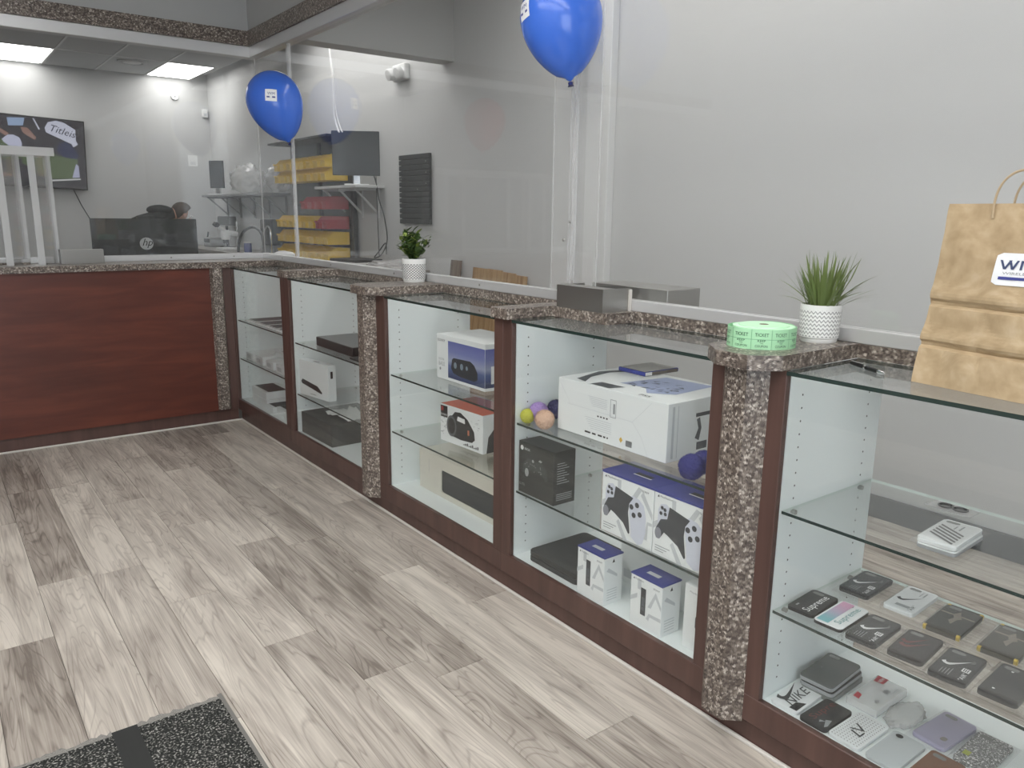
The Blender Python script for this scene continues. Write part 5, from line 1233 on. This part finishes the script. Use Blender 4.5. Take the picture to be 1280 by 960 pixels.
# --- worktable and person
py_ = 4.0
hd = on_y(228, 265, py_)      # head centre
t = thing('work_table', 'small dark worktable the person is bending over', 'table', (hd.x+.25, py_, 0)); B(-.4, .42, -.45, .45, .86, .89).build('table_top', DESK, t)
for (x, y) in ((-.36, -.4), (.38, -.4), (-.36, .4), (.38, .4)): B(x-.02, x+.02, y-.02, y+.02, 0, .86).build('leg', DGREY, t)
SKIN = mat('skin', (176, 136, 116), .6); HOOD = mat('hoodie_black', (40, 43, 44), .9, spec=.1); TROU = mat('trousers', (44, 46, 54), .9, spec=.1); SHOE = mat('shoe', (30, 30, 30), .6); HAIR = mat('hair', (64, 56, 50), .8)
ox = hd.x-.70      # body built with the head near x = .70
J = {'pelvis': (.0, 0, .95, .155), 'waist': (.08, 0, 1.06, .15), 'chest': (.24, 0, 1.22, .17), 'upper': (.40, 0, 1.32, .15), 'neck': (.545, 0, 1.372, .062), 'skull0': (.62, 0, 1.385, .075), 'skull1': (.70, 0, 1.40, .098), 'skull2': (.755, 0, 1.385, .082)}
E_ = [('pelvis', 'waist'), ('waist', 'chest'), ('chest', 'upper'), ('upper', 'neck'), ('neck', 'skull0'), ('skull0', 'skull1'), ('skull1', 'skull2')]
for s, n in ((1, 'l'), (-1, 'r')):
    J.update({n+'hip': (-.01, s*.10, .90, .10), n+'knee': (.03 if s > 0 else -.03, s*.12, .50, .066), n+'ank': (-.06 if s > 0 else -.1, s*.13, .09, .045), n+'toe': (.10 if s > 0 else .06, s*.15, .04, .038),
              n+'sh': (.40, s*.19, 1.30, .085), n+'el': (.42, s*.27, 1.03, .056), n+'wr': (.60, s*.17, .945, .036), n+'pm': (.67, s*.15, .925, .032)})
    E_ += [('pelvis', n+'hip'), (n+'hip', n+'knee'), (n+'knee', n+'ank'), (n+'ank', n+'toe'), ('upper', n+'sh'), (n+'sh', n+'el'), (n+'el', n+'wr'), (n+'wr', n+'pm')]
    for fi in range(4):
        yy = .15+(fi-1.5)*.021; ll = (.06, .07, .066, .05)[fi]
        J[n+'f%da' % fi] = (.705, s*yy, .922, .0095); J[n+'f%db' % fi] = (.705+ll*.55, s*yy, .915, .009); J[n+'f%dc' % fi] = (.705+ll, s*yy, .903, .008)
        E_ += [(n+'pm', n+'f%da' % fi), (n+'f%da' % fi, n+'f%db' % fi), (n+'f%db' % fi, n+'f%dc' % fi)]
    J[n+'ta'] = (.665, s*.112, .918, .0105); J[n+'tb'] = (.70, s*.095, .908, .0095); E_ += [(n+'pm', n+'ta'), (n+'ta', n+'tb')]
keys = list(J); me = bpy.data.meshes.new('body_skeleton'); me.from_pydata([J[k][:3] for k in keys], [(keys.index(a), keys.index(c)) for a, c in E_], [])
ob = bpy.data.objects.new('body_tmp', me); COL.objects.link(ob); md = ob.modifiers.new('skin', 'SKIN'); md.use_smooth_shade = True
for i, k in enumerate(keys):
    r = J[k][3]; me.skin_vertices[0].data[i].radius = (r, r); me.skin_vertices[0].data[i].use_root = (k == 'pelvis')
ob.modifiers.new('sub', 'SUBSURF').levels = 2
dg = bpy.context.evaluated_depsgraph_get(); dg.update(); bm_ = bpy.data.meshes.new_from_object(ob.evaluated_get(dg)); bpy.data.objects.remove(ob)
bm_.materials.clear()
for m in (HOOD, SKIN, TROU, SHOE): bm_.materials.append(m)
for p in bm_.polygons:
    c = p.center; p.use_smooth = True
    p.material_index = 1 if (c.x > .60 and c.z > 1.2) or (c.x > .585 and c.z < 1.0) else (3 if c.z < .085 else (2 if c.z < .93 and c.x < .33 else 0))
t = thing('person', 'person in a black hoodie bending forward over the worktable, looking down', 'person', (ox, py_, 0))
o = bpy.data.objects.new('body', bm_); COL.objects.link(o); o.parent = t
# face looks down and forward: nose, ears, brow; short hair over the crown
def ell(name, c, r, m, sub=3, cut=None):
    bm = bmesh.new(); bmesh.ops.create_icosphere(bm, subdivisions=sub, radius=1)
    for v in bm.verts: v.co = Vector((v.co.x*r[0], v.co.y*r[1], v.co.z*r[2]))
    if cut: bmesh.ops.delete(bm, geom=[v for v in bm.verts if cut(v.co)], context='VERTS')
    me = bpy.data.meshes.new(name); bm.to_mesh(me); bm.free(); me.materials.append(m); o = bpy.data.objects.new(name, me); COL.objects.link(o); o.parent = t; o.location = c
    for p in me.polygons: p.use_smooth = True
    return o
ell('hair', (.692, 0, 1.402), (.112, .100, .108), HAIR, 4, lambda v: v.z < -.045 + (v.x+.01)*.75)
ell('nose', (.775, 0, 1.315), (.018, .014, .022), SKIN, 2)
for s in (-1, 1): ell('ear', (.695, s*.09, 1.375), (.022, .010, .03), SKIN, 2); ell('eye', (.79, s*.032, 1.355), (.01, .011, .008), INKW, 2)
ell('mouth', (.745, 0, 1.298), (.012, .022, .006), mat('lips', (150, 96, 88), .6), 2)
ell('hood', (.46, 0, 1.42), (.13, .14, .055), HOOD, 3)
